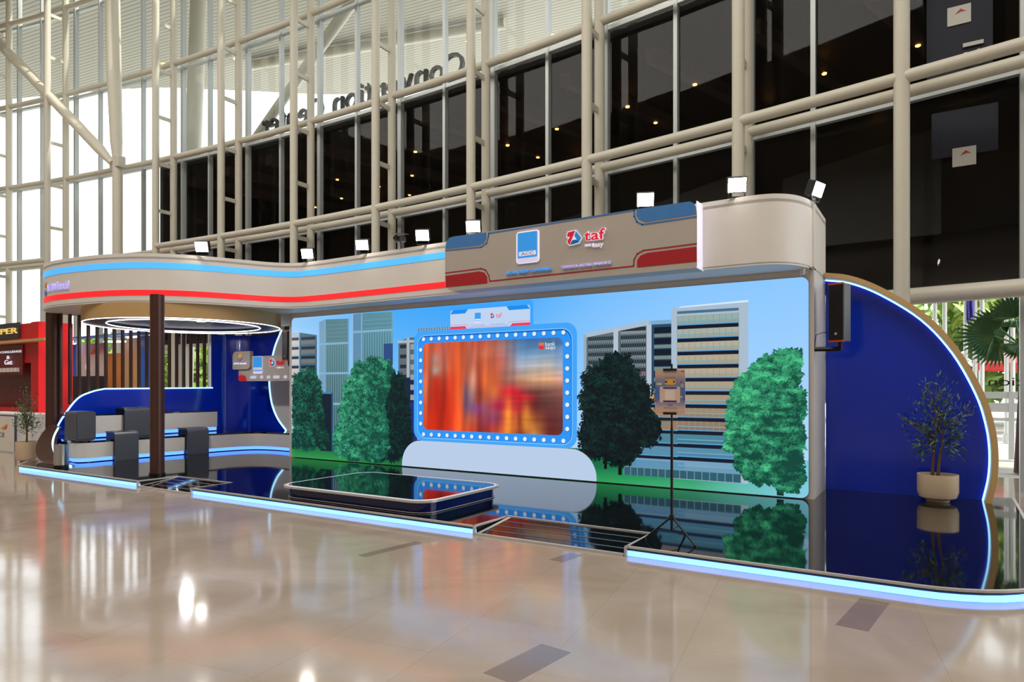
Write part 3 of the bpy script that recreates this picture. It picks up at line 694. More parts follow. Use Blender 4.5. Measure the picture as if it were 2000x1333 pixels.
# --- small building left of frame
b = Pic(f1); p0 = (-8.611,2.470); p1 = (-8.364,2.535); p2 = (-8.179,2.535); pb = (-8.370,1.784)
b.poly([(p0[0],pb[1]),(p1[0],pb[1]),(p1[0],p1[1]),(p0[0],p0[1])], (96,108,118), D); b.poly([(p1[0],pb[1]),(p2[0],pb[1]),(p2[0],p2[1]),(p1[0],p1[1])], (84,100,112), D)
for k in range(6):
    z = p0[1]-.06-.19*k; b.rect(p0[0]+.04,z-.07,p1[0]-.05,z,(34,44,52),D*2); b.rect(p1[0]+.05,z-.1,p2[0],z,(150,158,156),D*2)
b.rect(p1[0]-.04,pb[1],p1[0]+.03,p1[1],(170,180,186),D*3); b.rect(p0[0]-.02,p0[1]-.03,p2[0],p0[1]+.02,(170,184,194),D*3)
t0 = (-8.111,2.622); t1 = (-7.371,2.701); b.rect(t0[0],t0[1],t1[0],t1[1],(140,170,190),D); vlines(b,t0[0],t0[1],t1[0],t1[1],12,(80,104,124),.02,D*2)
b.make('building_picture', 'display', ls)
# --- dark low blocks
b = Pic(f1)
a = (-8.532,0.495); c = (-8.147,1.787); b.rect(a[0],a[1],c[0],c[1],(22,34,66),D); b.rect(a[0]+.1,a[1],c[0],(-8.467,1.315)[1],(24,48,120),D*2); b.make('low_block_picture', 'display', ls); b = Pic(f1)
a = (-10.731,0.286); c = (-10.386,1.506); b.rect(a[0],a[1],c[0],c[1],(12,28,44),D*4); b.rect(a[0],c[1]-.04,c[0]+.02,c[1],(70,130,180),D*5); b.rect(c[0]-.03,a[1],c[0]+.02,c[1],(30,80,120),D*5)
b.make('low_block_picture', 'display', ls)
# --- right hand slab pair
b = Pic(f1); e0 = (-4.691,2.441); e1 = (-4.157,2.511); e2 = (-3.619,2.601); e3 = (-3.587,2.607); e4 = (-3.273,2.595); eb = (-4.191,1.486)
b.poly([(e0[0],eb[1]),(e2[0],eb[1]),(e2[0],e2[1]),(e1[0],e1[1]),(e0[0],e0[1])], (96,112,124), D)
b.poly([(e2[0],eb[1]),(e4[0],eb[1]),(e4[0],e4[1]),(e2[0],e2[1])], (40,74,100), D)
for k in range(12):
    z = e2[1]-.08-.125*k
    b.rect(e1[0]+.08,z-.055,e2[0]-.05,z,(36,46,56),D*2); b.rect(e1[0]+.08,z-.1,e2[0]-.05,z-.06,(132,142,140) if k < 5 else (150,110,112),D*2)
    if z < e0[1]-.04: b.rect(e0[0]+.06,z-.055,e1[0]-.04,z,(40,52,62),D*2); b.rect(e0[0]+.06,z-.1,e1[0]-.04,z-.06,(120,136,138),D*2)
for k in range(9):
    z = e2[1]-.1-.165*k; b.rect(e2[0]+.08,z-.09,e4[0],z,(14,26,42),D*2); b.rect(e2[0]+.08,z-.15,e4[0],z-.1,(116,134,130),D*2)
vlines(b, e0[0]+.06, eb[1], e2[0]-.05, e1[1]-.1, 26, (70,84,94), .012, D*3)
for x in (e1[0],e2[0]): b.rect(x-.04,eb[1],x+.04,(e1[1] if x == e1[0] else e2[1]),(180,194,208),D*4)
b.rect(e0[0]-.02,eb[1],e0[0]+.03,e0[1],(150,172,190),D*4); b.poly([(e0[0],e0[1]-.05),(e2[0],e2[1]-.06),(e2[0],e2[1]+.02),(e0[0],e0[1]+.02)],(168,190,208),D*4); b.rect(e2[0],e4[1]-.05,e4[0],e4[1]+.01,(120,170,204),D*4)
b.make('building_picture', 'display', ls)
# --- striped block
b = Pic(f1); h0 = (-3.273,2.771); h1 = (-2.169,2.792); hb = (-3.119,0.249)
ht = (h0[1]+h1[1])/2
b.poly([(h0[0],hb[1]),(h1[0],hb[1]),(h1[0],h1[1]),(h0[0],h0[1])], (168,188,206), D)
X0_, X1_ = h0[0]+.09, h1[0]-.13; sp_ = .193
for k in range(12):
    z = ht-.13-sp_*k
    if z < hb[1]+.1: break
    low_ = k >= 9; wc = [(150,172,166),(168,174,160),(180,172,150),(180,166,140),(182,166,140),(174,156,130),(168,148,122),(158,136,110),(144,122,100),(74,130,152),(86,140,170),(120,160,190)][k]
    b.rect(X0_,z-sp_*.40,X1_,z-.0,wc,D*2); b.rect(X0_,z-sp_*.78,X1_,z-sp_*.44,shade(wc,.94),D*2)
    b.rect(X0_,z-sp_*.45,X1_,z-sp_*.39,(110,176,196),D*3); b.rect(X0_,z-sp_*1.02,X1_,z-sp_*.68,(12,24,44),D*3); b.rect(X0_,z-sp_*.74,X1_,z-sp_*.66,(90,160,214),D*4)
    if not low_: vlines(b, X0_, z-sp_*.74, X1_, z, 10, (146,150,140), .008, D*5)
b.rect(X0_,ht-.1,X1_,ht-.06,(70,110,140),D*3)
b.poly([(h0[0]+.1,h0[1]),(h1[0],h1[1]),(h1[0],h1[1]+.03),(h0[0]+.15,h0[1]+.02)],(210,232,250),D*2)
a = (-4.022,0.256); c = (-4.022,0.386); b.rect((-3.829,3.138)[0],a[1],h1[0]-.1,a[1]+.45,(40,84,104),D); b.rect(a[0],a[1],h1[0]-.1,c[1],(46,92,110),D*5)
vlines(b,a[0],a[1],h1[0]-.1,c[1],16,(110,150,160),.012,D*6); b.rect(a[0],c[1]-.012,h1[0]-.1,c[1]+.004,(110,150,160),D*6)
a = (-3.912,0.347); c = (-2.483,0.871); b.rect(a[0],a[1]-.0,h0[0]+.2,a[1]+.15,(84,140,176),D*2)
b.make('striped_block_picture', 'display', ls)
b = Pic(f1); a = (-3.829,0.352); c = (-3.221,1.542)
b.rect(a[0],a[1],h0[0]+.1,c[1],(90,120,140),D)
for k in range(12):
    z = ht-.13-sp_*k
    if z > c[1] or z < hb[1]+.1: continue
    wc = [(186,160,124),(180,150,114),(168,136,100),(154,122,92),(74,130,152),(86,140,170),(120,160,190)][max(0, k-5)] if k < 12 else (0,0,0)
    b.rect(a[0],z-sp_*.78,h0[0]+.1,z,wc,D*2); b.rect(a[0],z-sp_*1.02,h0[0]+.1,z-sp_*.74,(12,24,44),D*3); b.rect(a[0],z-sp_*.79,h0[0]+.1,z-sp_*.72,(90,160,214),D*4)
b.make('striped_block_picture', 'display', ls)
# --- trees of the picture
def pic_tree(poly, nleaf, lt, dk, deep, light, size, d, name='tree_picture', trunk=None):
    P = Pic(f1); xs_ = [q[0] for q in poly]; zs_ = [q[1] for q in poly]; x0, x1, z0, z1 = min(xs_), max(xs_), min(zs_), max(zs_)
    cx_, cz_ = (x0+x1)/2, (z0+z1)/2
    jag = []
    for (a, b), (c_, d_) in zip(poly, poly[1:]+poly[:1]):
        m_ = max(2, int(math.hypot(c_-a, d_-b)/.05))
        for k in range(m_):
            t = k/m_; jag.append((a+(c_-a)*t, b+(d_-b)*t))
    jag = [(cx_+(a-cx_)*q_, cz_+(b-cz_)*q_) for a, b in jag for q_ in [.93+.16*noise.noise(Vector((a*2.6,b*2.6,5)))+.05*random.uniform(-1,1)]]
    jag = [(max(LX0+.012, min(LX1-.012, a)), max(LZ0+.012, b)) for a, b in jag]
    P.poly(jag, deep, d)
    poly = [(cx_+(a-cx_)*q_*1.04, cz_+(b-cz_)*q_*1.03) for a, b in poly for q_ in [1.0]]
    zone = [(cx_+(a-cx_)*1.07, cz_+(b-cz_)*1.05) for a, b in jag]
    if trunk:
        for t in trunk: P.rect(t[0]-t[2], max(LZ0+.012, t[1]), t[0]+t[2], t[3], shade(deep, .8), d)
    i = 0; tries = 0
    while i < nleaf and tries < nleaf*6:
        tries += 1
        x, z = random.uniform(x0,x1), random.uniform(z0,z1)
        if not inside((x,z), zone) or x < LX0+.03 or x > LX1-.03 or z < LZ0+.03: continue
        i += 1
        nn_ = noise.noise(Vector((x*3.4,z*5.5,3))); n2 = noise.noise(Vector((x*8,z*15,9)))
        l = .30+.5*nn_+.6*n2+light[0]*(x-cx_)/(x1-x0)+light[1]*(z-cz_)/(z1-z0)
        l = max(0, min(1, l+random.uniform(-.32,.32)))
        c = tuple(int(dk[k]+(lt[k]-dk[k])*l) for k in range(3))
        a = random.gauss(.3,.9); s = size*random.uniform(.4,1.1); e = s*.42
        u = (math.cos(a)*s, math.sin(a)*s); v_ = (-math.sin(a)*e, math.cos(a)*e)
        P.poly([(x-u[0],z-u[1]),(x+v_[0],z+v_[1]),(x+u[0],z+u[1]),(x-v_[0],z-v_[1])], c, d+D*(.5+.8*random.random()+.8*l))
    P.make(name, 'display', ls)
pic_tree([(-11.614,0.242),(-11.630,1.865),(-11.416,1.946),(-11.113,2.080),(-10.915,1.967),(-10.731,1.748),(-10.680,1.504),(-10.642,1.208),(-10.584,0.778),(-10.469,0.514),(-10.431,0.301)], 3600, (36,130,100), (5,44,40), (4,34,34), (-.3,.35), .035, .008)
pic_tree([(-11.622,0.269),(-11.622,0.689),(-11.375,0.809),(-11.053,0.763),(-10.915,0.549),(-10.895,0.305)], 700, (40,140,104), (6,60,52), (4,40,40), (-.2,.4), .03, .011, 'bush_picture')
pic_tree([(-9.134,0.137),(-8.930,2.040),(-8.696,1.986),(-8.467,1.834),(-8.370,1.488),(-8.274,0.998),(-8.195,0.658),(-8.306,0.309),(-8.729,0.149)], 2000, (14,72,62), (3,26,30), (2,22,28), (-.5,.2), .035, .009)
pic_tree([(-9.168,0.122),(-9.911,0.130),(-10.262,0.256),(-10.363,0.438),(-10.311,0.787),(-10.206,1.002),(-10.262,1.160),(-10.131,1.374),(-10.021,1.718),(-9.874,1.887),(-9.676,2.080),(-9.516,2.090),(-9.341,2.150),(-9.168,2.236),(-8.997,2.168),(-8.763,2.100),(-8.696,1.936),(-8.796,1.637),(-8.896,1.335),(-8.896,1.033),(-8.829,0.683),(-8.829,0.431),(-8.896,0.227)], 9000, (76,184,136), (8,74,60), (6,62,52), (-.55,.12), .034, .012)
pic_tree([(-4.774,0.535),(-4.820,0.777),(-4.774,1.104),(-4.820,1.455),(-4.744,1.618),(-4.759,1.862),(-4.537,1.993),(-4.362,2.042),(-4.163,2.117),(-3.912,2.084),(-3.775,1.901),(-3.667,1.694),(-3.534,1.541),(-3.481,1.237),(-3.428,1.010),(-3.481,0.729),(-3.667,0.567),(-3.802,0.431),(-4.106,0.360),(-4.478,0.364)], 4500, (18,56,54), (3,16,22), (3,14,20), (-.2,.35), .036, .012,
         trunk=[((-4.084,0.244)[0],(-4.084,0.244)[1],.03,(-4.084,0.545)[1]),((-4.328,0.320)[0],(-4.328,0.320)[1],.025,(-4.328,0.532)[1])])
pic_tree([(-1.735,0.142),(-1.955,0.240),(-2.250,0.383),(-2.389,0.445),(-2.424,0.610),(-2.507,0.678),(-2.530,0.918),(-2.483,1.160),(-2.448,1.496),(-2.273,1.735),(-2.135,1.922),(-1.933,2.035),(-1.735,2.088),(-1.606,2.118),(-1.458,2.046),(-1.416,1.909),(-1.399,1.367),(-1.403,0.350),(-1.542,0.226)], 10000, (78,200,138), (8,70,58), (6,62,50), (-.35,.55), .036, .012,
         trunk=[((-1.746,0.106)[0],(-1.746,0.106)[1],.045,(-1.746,0.325)[1])])
# --- white plinth of the framed video
b = Pic(f1); a = (-8.505,0.167); c = (-4.486,0.604)
x0, x1 = (-8.505,0.104)[0], (-4.477,0.145)[0]; zb_, ztp = LZ0+.004, (-4.756,0.609)[1]
b.poly(rrect(x0,zb_,x1,ztp,[.01,.01,.45,.45],10), (186,205,232), .020); b.make('plinth_picture', 'display', ls)
# --- frame
b = Pic(f1)
fx0, fx1 = (-8.211,1.619)[0], (-4.818,1.616)[0]; fz0, fz1 = (-5.056,0.611)[1], (-7.429,2.650)[1]
b.poly(rrect(fx0,fz0,fx1,fz1,.2,8), (66,164,250), .022)
ix0, ix1 = (-8.114,1.619)[0], (-4.911,1.617)[0]; iz0, iz1 = (-5.682,0.670)[1], (-6.348,2.551)[1]
b.poly(rrect(ix0-.012,iz0-.012,ix1+.012,iz1+.012,.19,8), (130,206,255), .0225)
b.poly(rrect(ix0,iz0,ix1,iz1,.18,8), (26,96,190), .023)
b.poly(rrect(ix0,iz0,ix1-.012,iz1-.025,.18,8), (42,148,246), .0235)
sx0, sx1 = (-7.383,2.822)[0], (-5.631,2.729)[0]; sz1 = (-6.521,3.043)[1]
b.poly(rrect(sx0,fz1-.02,sx1,sz1+.02,[.01,.01,.06,.06],5), (58,164,252), .0215)
b.make('frame_picture', 'display', ls)
b = Pic(f1)
BULB = [(853,331),(900,316),(950,313),(1000,311),(1050,308),(1102,305),(1155,303),(1208,300),(1262,298),(1317,295),(1373,292),(1430,290),(1488,286),(1547,283),(1607,280),(1667,277),(1713,293)]
zt_ = (-6.348,2.491)[1]; zb2 = (-6.348,0.730)[1]; xl_ = (-8.046,1.619)[0]; xr_ = (-4.992,1.617)[0]
bl = []
for i in range(17): bl.append((xl_+.07+(xr_-xl_-.14)*i/16, zt_)); bl.append((xl_+.07+(xr_-xl_-.14)*i/16, zb2))
for i in range(1,9): bl.append((xl_, zb2+(zt_-zb2)*i/9)); bl.append((xr_, zb2+(zt_-zb2)*i/9))
for k, c in enumerate(bl):
    if k == 0:
        b.disc((.008,-.008), .04, (30,110,200), .0245-.0245); b.disc((0,0), .036, (226,238,250), .001)
        b.f = lambda x, z, d=0: (x, -d, z); b = Pic(b.f); b.disc((.008,-.008), .04, (30,110,200)); b.disc((0,0), .036, (226,238,250), .0006)
        b0 = b.make('bulb_picture', 'display', ls); o = b0
    else:
        o = b0.copy(); COL.objects.link(o)
    o.location = (c[0], 9.699-.0245, c[1])
# --- video
vx0, vx1 = (-7.986,1.619)[0], (-5.071,1.617)[0]; vz0, vz1 = (-6.348,0.816)[1], (-6.348,2.416)[1]
V = [[(215,90,60),(200,85,55),(190,90,75),(205,80,50),(200,90,60),(195,80,60),(180,100,80),(120,110,120),(70,110,160),(60,110,170),(70,120,175),(75,125,180)],
[(220,80,40),(190,100,80),(190,95,75),(210,85,45),(190,100,80),(200,110,80),(190,110,90),(140,120,130),(100,140,180),(110,150,190),(120,155,190),(100,140,190)],
[(215,70,35),(170,110,90),(185,100,80),(215,80,40),(190,100,70),(180,80,50),(200,100,70),(160,130,130),(160,170,190),(180,180,180),(190,185,180),(150,170,195)],
[(225,120,80),(170,50,30),(180,60,40),(225,70,30),(200,110,80),(190,70,40),(205,90,50),(170,110,100),(190,140,110),(220,170,130),(220,160,120),(200,150,130)],
[(200,90,60),(165,40,25),(175,45,25),(230,80,40),(150,110,110),(140,60,40),(210,110,60),(190,50,50),(130,60,60),(110,60,55),(110,70,65),(130,80,75)],
[(175,60,40),(180,40,20),(185,45,20),(235,75,35),(120,90,110),(160,80,80),(150,70,90),(200,30,50),(190,40,50),(100,40,40),(90,50,50),(110,60,60)],
[(190,55,25),(205,45,15),(210,50,20),(240,80,30),(190,90,60),(150,60,80),(140,60,90),(190,50,50),(210,130,50),(160,90,40),(100,40,40),(100,50,50)],
[(200,50,20),(215,45,15),(220,50,20),(240,90,40),(210,70,40),(140,40,40),(200,60,40),(220,120,40),(150,60,40),(210,140,60),(110,40,40),(100,45,45)]]
BLOB = [(.285,.55,.022,.5,(250,110,50),.7),(.335,.62,.018,.22,(70,70,110),.75),(.43,.55,.02,.4,(120,30,20),.7),(.49,.4,.04,.2,(236,120,60),.7),(.39,.42,.03,.14,(200,170,160),.5),(.66,.56,.07,.06,(225,20,50),.85),(.74,.62,.07,.05,(215,20,45),.85),
        (.64,.82,.035,.2,(235,150,50),.85),(.72,.85,.02,.16,(120,40,30),.7),(.765,.84,.025,.18,(225,140,50),.8),(.10,.18,.03,.06,(150,140,140),.6),(.10,.32,.03,.05,(150,180,180),.6),(.17,.25,.012,.2,(150,70,60),.5),(.22,.3,.012,.5,(240,80,30),.6),(.02,.5,.02,.6,(240,130,90),.5),(.14,.8,.08,.3,(190,30,15),.6),(.55,.25,.1,.12,(190,80,60),.5),(.42,.75,.06,.06,(120,60,150),.55),(.57,.7,.05,.05,(190,20,60),.6)]
def vcol(u, v):
    a = u*11; b_ = v*7; i = min(6, int(b_)); j = min(10, int(a)); fu, fv = a-j, b_-i
    c = [0,0,0]
    for k in range(3): c[k] = (V[i][j][k]*(1-fu)+V[i][j+1][k]*fu)*(1-fv)+(V[i+1][j][k]*(1-fu)+V[i+1][j+1][k]*fu)*fv
    for (uc, vc_, su, sv, col_, am) in BLOB:
        w_ = am*math.exp(-((u-uc)/su)**2-((v-vc_)/sv)**2)
        c = [c[k]*(1-w_)+col_[k]*w_ for k in range(3)]
    h_ = max(0, min(1, (u-.45)*3)); streak = .12*(1-.6*h_)*noise.noise(Vector((u*31.3+v*.9, v*1.7+.3, 1.37)))+.11*h_*noise.noise(Vector((u*3.1+.4, v*27.7+u*1.3, 4.61)))
    return tuple(max(0, min(255, q*(1+1.6*streak))) for q in c)
b = Pic(f1); NU, NV = 120, 64; rc = .11
rows = [[vcol(j/NU, i/NV) for j in range(NU+1)] for i in range(NV+1)]
def vclip(x, z):
    for cxx, czz, sx, sz in ((vx0+rc,vz0+rc,-1,-1),(vx1-rc,vz0+rc,1,-1),(vx1-rc,vz1-rc,1,1),(vx0+rc,vz1-rc,-1,1)):
        if (x-cxx)*sx > 0 and (z-czz)*sz > 0:
            q = Vector((x-cxx, z-czz))
            if q.length > rc: q = q.normalized()*rc
            return (cxx+q.x, czz+q.y)
    return (x, z)
old = b.f; b.f = lambda x, z, d=0: old(*vclip(x, z), d)
b.grid(vx0, vz0, vx1, vz1, rows, .026); b.make('video_picture', 'display', ls)
fL = lambda x, z, d=0: (x, 9.672-d, z)
mat('screen_white', (240,240,245), .5, emit=.85, vary=0); mat('screen_orange', (240,90,40), .5, emit=.8, vary=0); mat('screen_red', (236,50,80), .5, emit=.8, vary=0); mat('screen_grey', (90,110,140), .5, emit=.6, vary=0)
lettering('bank', (-5.396,2.282), (-5.215,2.344), fL, 'screen_white', ls)
lettering('saqu', (-5.396,2.208), (-5.215,2.271), fL, 'screen_white', ls)
b = Pic(fL); a = (-5.522,2.225); c = (-5.415,2.338); W_, H_ = c[0]-a[0], c[1]-a[1]
b.poly(rrect(a[0],a[1]+H_*.52,c[0],c[1],W_*.2,3), (246,110,40)); b.poly(rrect(a[0]+W_*.05,a[1],c[0],a[1]+H_*.56,W_*.2,3), (226,60,60), .0005); b.rect(a[0]+W_*.42,a[1]+H_*.62,c[0],a[1]+H_*.72,(120,130,160),.001); b.rect(a[0],a[1]+H_*.3,a[0]+W_*.62,a[1]+H_*.4,(150,60,70),.001)
b.make('bank_mark_picture', 'display', ls)
# --- little sign above the frame
b = Pic(lambda x, z, d=0: (x, 9.674-d, z)); a0 = (-7.359,2.654); a1 = (-5.687,2.980)
w0, w1, z0_, z1_ = a0[0], (-5.687,2.775)[0], (-6.588,2.641)[1], (-6.481,2.983)[1]
b.poly(rrect(w0,z0_,w1,z1_,[.01,.01,.05,.05],4), (190,212,242))
hh = z1_-z0_; ww = w1-w0
b.poly([(w0,z1_-hh*.2),(w0+ww*.2,z1_-hh*.2),(w0+ww*.235,z1_),(w0+.06,z1_)], (26,140,236), .0005); b.poly([(w1,z1_-hh*.2),(w1-ww*.25,z1_-hh*.2),(w1-ww*.28,z1_),(w1-.06,z1_)], (26,140,236), .0005)
b.poly([(w0,z0_),(w0+ww*.22,z0_),(w0+ww*.2,z0_+hh*.14),(w0,z0_+hh*.14)], (240,60,90), .0005); b.poly([(w1,z0_),(w1-ww*.24,z0_),(w1-ww*.21,z0_+hh*.14),(w1,z0_+hh*.14)], (240,60,90), .0005)
b.line([(w0,z0_+hh*.22),(w0+ww*.22,z0_+hh*.22),(w0+ww*.25,z0_+hh*.06),(w1-ww*.27,z0_+hh*.06),(w1-ww*.24,z0_+hh*.22),(w1,z0_+hh*.22)], .006, (220,90,130), .0006)
m0 = (w0+ww*.522, z0_+hh*.44); m1 = (w0+ww*.575, z0_+hh*.73)
taf_mark(lambda u, v: (m0[0]+u*(m1[0]-m0[0]), m0[1]+v*(m1[1]-m0[1])), b, .0007)
b.make('small_sign_picture', 'display', ls)
fS = lambda x, z, d=0: (x, 9.673-d*.1, z)
acc_badge(ls, fS, w0+ww*.32, z0_+hh*.28, w0+ww*.405, z0_+hh*.8, 'display', False)
lettering('taf', (w0+ww*.592,z0_+hh*.47), (w0+ww*.662,z0_+hh*.70), fL, 'screen_red', ls)
lettering('TOYOTA ASTRA FINANCE', (w0+ww*.515,z0_+hh*.115), (w0+ww*.7,z0_+hh*.165), fL, 'screen_grey', ls)
lettering('ASTRA CREDIT COMPANIES', (w0+ww*.275,z0_+hh*.115), (w0+ww*.45,z0_+hh*.165), fL, 'lit_blue', ls)

# ================================================================== blue wing panel at the right
wp = thing('wing_panel', 'glossy blue quarter-round wing panel with gold rim and light edge', 'wall panel', (-.4,10.85,.1))
wing = spline([(-1.322,3.18),(-1.0,3.11),(-.61,2.91),(-.12,2.53),(.24,2.06),(.5,1.51),(.61,1.11),(.65,.77),(.64,.43),(.58,.1)], 5)
G().prism([(-1.322,.1)]+wing, 10.85, 10.93, 'Y').make('panel', 'blue_gloss', wp)
g = G(); nrm = []
for i in range(len(wing)):
    a, b = Vector(wing[max(0,i-1)]), Vector(wing[min(len(wing)-1,i+1)]); t = (b-a).normalized(); nrm.append(Vector((-t.y, t.x)))
vs = []
for p_, q in zip(wing, nrm):
    p_ = Vector(p_); o1 = p_+q*.012; o2 = p_+q*.08
    vs += [(o1.x,10.62,o1.y),(o2.x,10.62,o2.y),(o2.x,10.95,o2.y),(o1.x,10.95,o1.y)]
N = len(wing); fs = [(i*4+k,(i+1)*4+k,(i+1)*4+(k+1) % 4,i*4+(k+1) % 4) for i in range(N-1) for k in range(4)]+[(0,1,2,3),((N-1)*4+3,(N-1)*4+2,(N-1)*4+1,(N-1)*4)]
g.add(vs, fs).make('rim', 'gold_rim', wp, True)
G().tube([(p_[0]-q.x*.004,10.832,p_[1]-q.y*.004) for p_, q in zip(wing, nrm)], .011, 6).make('light_strip', 'strip_led_ice', wp)

# ================================================================== floodlights on the header
def make_flood(x, y, z0, yaw, label, tilt=20):
    t = thing('floodlight', label, 'floodlight', (0,0,0), 'floodlights on the header')
    G().box(-.09,.09,-.006,.006,.0,.012).box(-.09,-.08,-.01,.01,.0,.15).box(.08,.09,-.01,.01,.0,.15).make('bracket', 'satin_black', t)
    ct, st_ = math.cos(math.radians(tilt)), math.sin(math.radians(tilt))
    def T(v): y_, z_ = v[1], v[2]; return (v[0], y_*ct - z_*st_*-1*-1, .14 + z_*ct + y_*st_)
    h = G().box(-.105,.105,-.04,.05,-.085,.085); h.v = [T(v) for v in h.v]; hs = h.make('housing', 'satin_black', t, bevel=.01)
    l = G().box(-.092,.092,-.052,-.039,-.072,.072); l.v = [T(v) for v in l.v]; l.make('lens', 'lamp_glass', hs)
    t.location = (x,y,z0); t.rotation_euler = (0,0,yaw); t.scale = (1.2,1.2,1.2)
    return t
FLD = [(-11.62,7.62,.6,'floodlight on the round left end of the curved header'),(-10.45,9.12,.45,'floodlight at the inner bend of the curved header'),
       (-8.95,9.1,.45,'second floodlight right of the header bend'),(-7.5,9.08,.45,'floodlight just left of the logo board'),(-6.38,9.02,.45,'floodlight above the left corner of the logo board'),
       (-3.42,9.02,.4,'floodlight above the right corner of the logo board'),(-2.16,9.0,.35,'floodlight on the plain white right end of the header')]
for x, y, yaw, lb_ in FLD: make_flood(x, y, 4.082, yaw, lb_)
make_flood(-1.32,9.75,4.082,1.25,'floodlight turned sideways at the right corner of the header')
# small video camera on the header
vc = thing('video_camera', 'small dark camera on a clamp atop the header', 'camera', (-8.05,9.1,4.08))
G().tube([(-8.05,9.12,4.082),(-8.05,9.12,4.2)], .02, 8).make('clamp_post', 'charcoal', vc)
G().box(-8.14,-7.98,9.05,9.2,4.2,4.3).make('body', 'charcoal', vc, bevel=.015)
G().tube([(-8.06,9.05,4.25),(-8.06,8.98,4.25)], .04, 12).make('lens', 'satin_black', vc)
G().add([(-8.18,9.0,4.35),(-7.9,9.0,4.32),(-7.9,9.2,4.33),(-8.18,9.2,4.36)], [(0,1,2,3)]).make('hood', 'charcoal', vc)
# small spot lamp under the header corner
sl = thing('clip_lamp', 'tiny white spot lamp under the right header corner', 'lamp', (-1.45,9.6,3.1))
G().lathe([(.0,3.1),(.03,3.1),(.035,3.18),(0,3.18)], (-1.45,9.6), 12).make('lamp_head', 'warm_white', sl)
G().tube([(-1.45,9.6,3.17),(-1.40,9.58,3.22),(-1.35,9.62,3.16),(-1.33,9.7,3.2)], .008, 6).make('cable', 'satin_black', sl)

# ================================================================== wall speakers
def speaker(c, z0, z1, yaw, wd, dp, label, armto):
    t = thing('wall_speaker', label, 'speaker', (c[0],c[1],z0), 'wall speakers')
    G().obox(c, yaw, wd, dp, z0, z1).make('cabinet', 'speaker_side', t, bevel=.012)
    d = Vector((math.sin(yaw), -math.cos(yaw))); fc = (c[0]+d.x*(dp/2+.006), c[1]+d.y*(dp/2+.006))
    G().obox(fc, yaw, wd-.01, .022, z0+.02, z1-.02).make('grille', 'satin_black', t, bevel=.006)
    for z in (z0+.008, z1-.008): G().obox(fc, yaw, wd, .03, z-.012, z+.012).make('orange_edge', 'speaker_orange', t)
    G().tube([(c[0],c[1],z0),(c[0],c[1],z0-.06),(c[0]+.0,c[1],z0-.1)], .03, 8).make('swivel', 'satin_black', t)
    G().tube([(c[0],c[1],z0-.09),(armto[0],armto[1],z0-.09)], .03, 8).make('bracket_arm', 'satin_black', t)
    G().tube([(armto[0],armto[1],z0-.06),(armto[0]+.02,armto[1]-.02,z0+.1),(armto[0]+.12,armto[1]-.03,z0+.13),(c[0]-.08,c[1]+.02,z0+.08)], .005, 6).make('cable', 'satin_black', t)
    G().obox((fc[0]+d.x*.013,fc[1]+d.y*.013), yaw, .03, .004, z0+.09, z0+.12).make('badge', 'bright_alu', t)
    return t
speaker((-1.03,9.85), 2.2, 2.97, -.32, .2, .2, 'black wall speaker on an arm in front of the blue wing', (-1.33,9.78))
speaker((-11.95,9.9), 2.18, 2.82, -.1, .2, .2, 'black speaker hanging at the left edge of the big screen', (-11.76,9.9))

# ================================================================== poster stand
ps = thing('poster_stand', 'black tripod stand holding a small printed poster', 'poster stand', (-2.15,6.4,.1))
PX, PY = -2.155, 6.4
G().tube([(PX,PY,.2),(PX,PY,1.2)], .014, 10).make('lower_pole', 'satin_black', ps, True)
G().tube([(PX,PY,1.0),(PX,PY,1.83)], .010, 10).make('upper_pole', 'satin_black', ps, True)
G().tube([(PX,PY,.3),(PX,PY,.345)], .028, 10).make('hub', 'satin_black', ps)
for ex, ey in ((-2.40,6.32),(-1.88,6.26),(-2.13,6.75)):
    G().tube([(PX,PY,.335),(ex,ey,.108)], .010, 8).make('leg', 'satin_black', ps)
    G().tube([(PX,PY,.2),(PX+(ex-PX)*.55,PY+(ey-PY)*.55,.215)], .005, 6).make('brace', 'satin_black', ps)
    G().tube([(ex,ey,.098),(ex,ey,.112)], .016, 8).make('foot', 'satin_black', ps)
e0 = (-2.313,1.345); e1 = (-2.011,1.771)
G().box(e0[0],e1[0],6.365,6.37,e0[1],e1[1]).make('poster_sheet', 'paper', ps)
fp_ = lambda x, z, d=0: (x, 6.364-d, z)
q = Pic(fp_); W_, H_ = e1[0]-e0[0], e1[1]-e0[1]; U = lambda u, v: (e0[0]+u*W_, e1[1]-v*H_)
tan, blu, gry = (214,178,160), (72,110,180), (156,146,150)
q.grid(e0[0],e0[1],e1[0],e1[1],[[tan,tan,tan],[(200,170,156)]*3,[(150,140,156)]*3,[(110,130,176)]*3,[blu,(90,120,180),blu],[blu,(90,120,180),blu],[blu,(100,130,185),blu],[(150,150,180)]*3,[tan]*3,[tan]*3])
q.poly(rrect(*U(.16,.755),*U(.84,.385),.012,3), (224,196,176), .0006)
q.poly(rrect(*U(.27,.435),*U(.73,.395),.006,3), (70,50,140), .0012); q.poly(rrect(*U(.27,.745),*U(.73,.705),.006,3), (70,50,140), .0012)
q.poly(rrect(*U(.34,.69),*U(.66,.47),.004,2), (236,222,210), .0012)
q.poly(rrect(*U(.32,.345),*U(.7,.22),.02,4), (232,176,60), .0006); q.poly(rrect(*U(.32,.3),*U(.42,.25),.01,3), (70,60,150), .0012); q.poly(rrect(*U(.6,.3),*U(.67,.25),.01,3), (70,60,150), .0012)
q.poly(rrect(*U(.05,.35),*U(.24,.30),.01,4), (220,196,170), .0006)
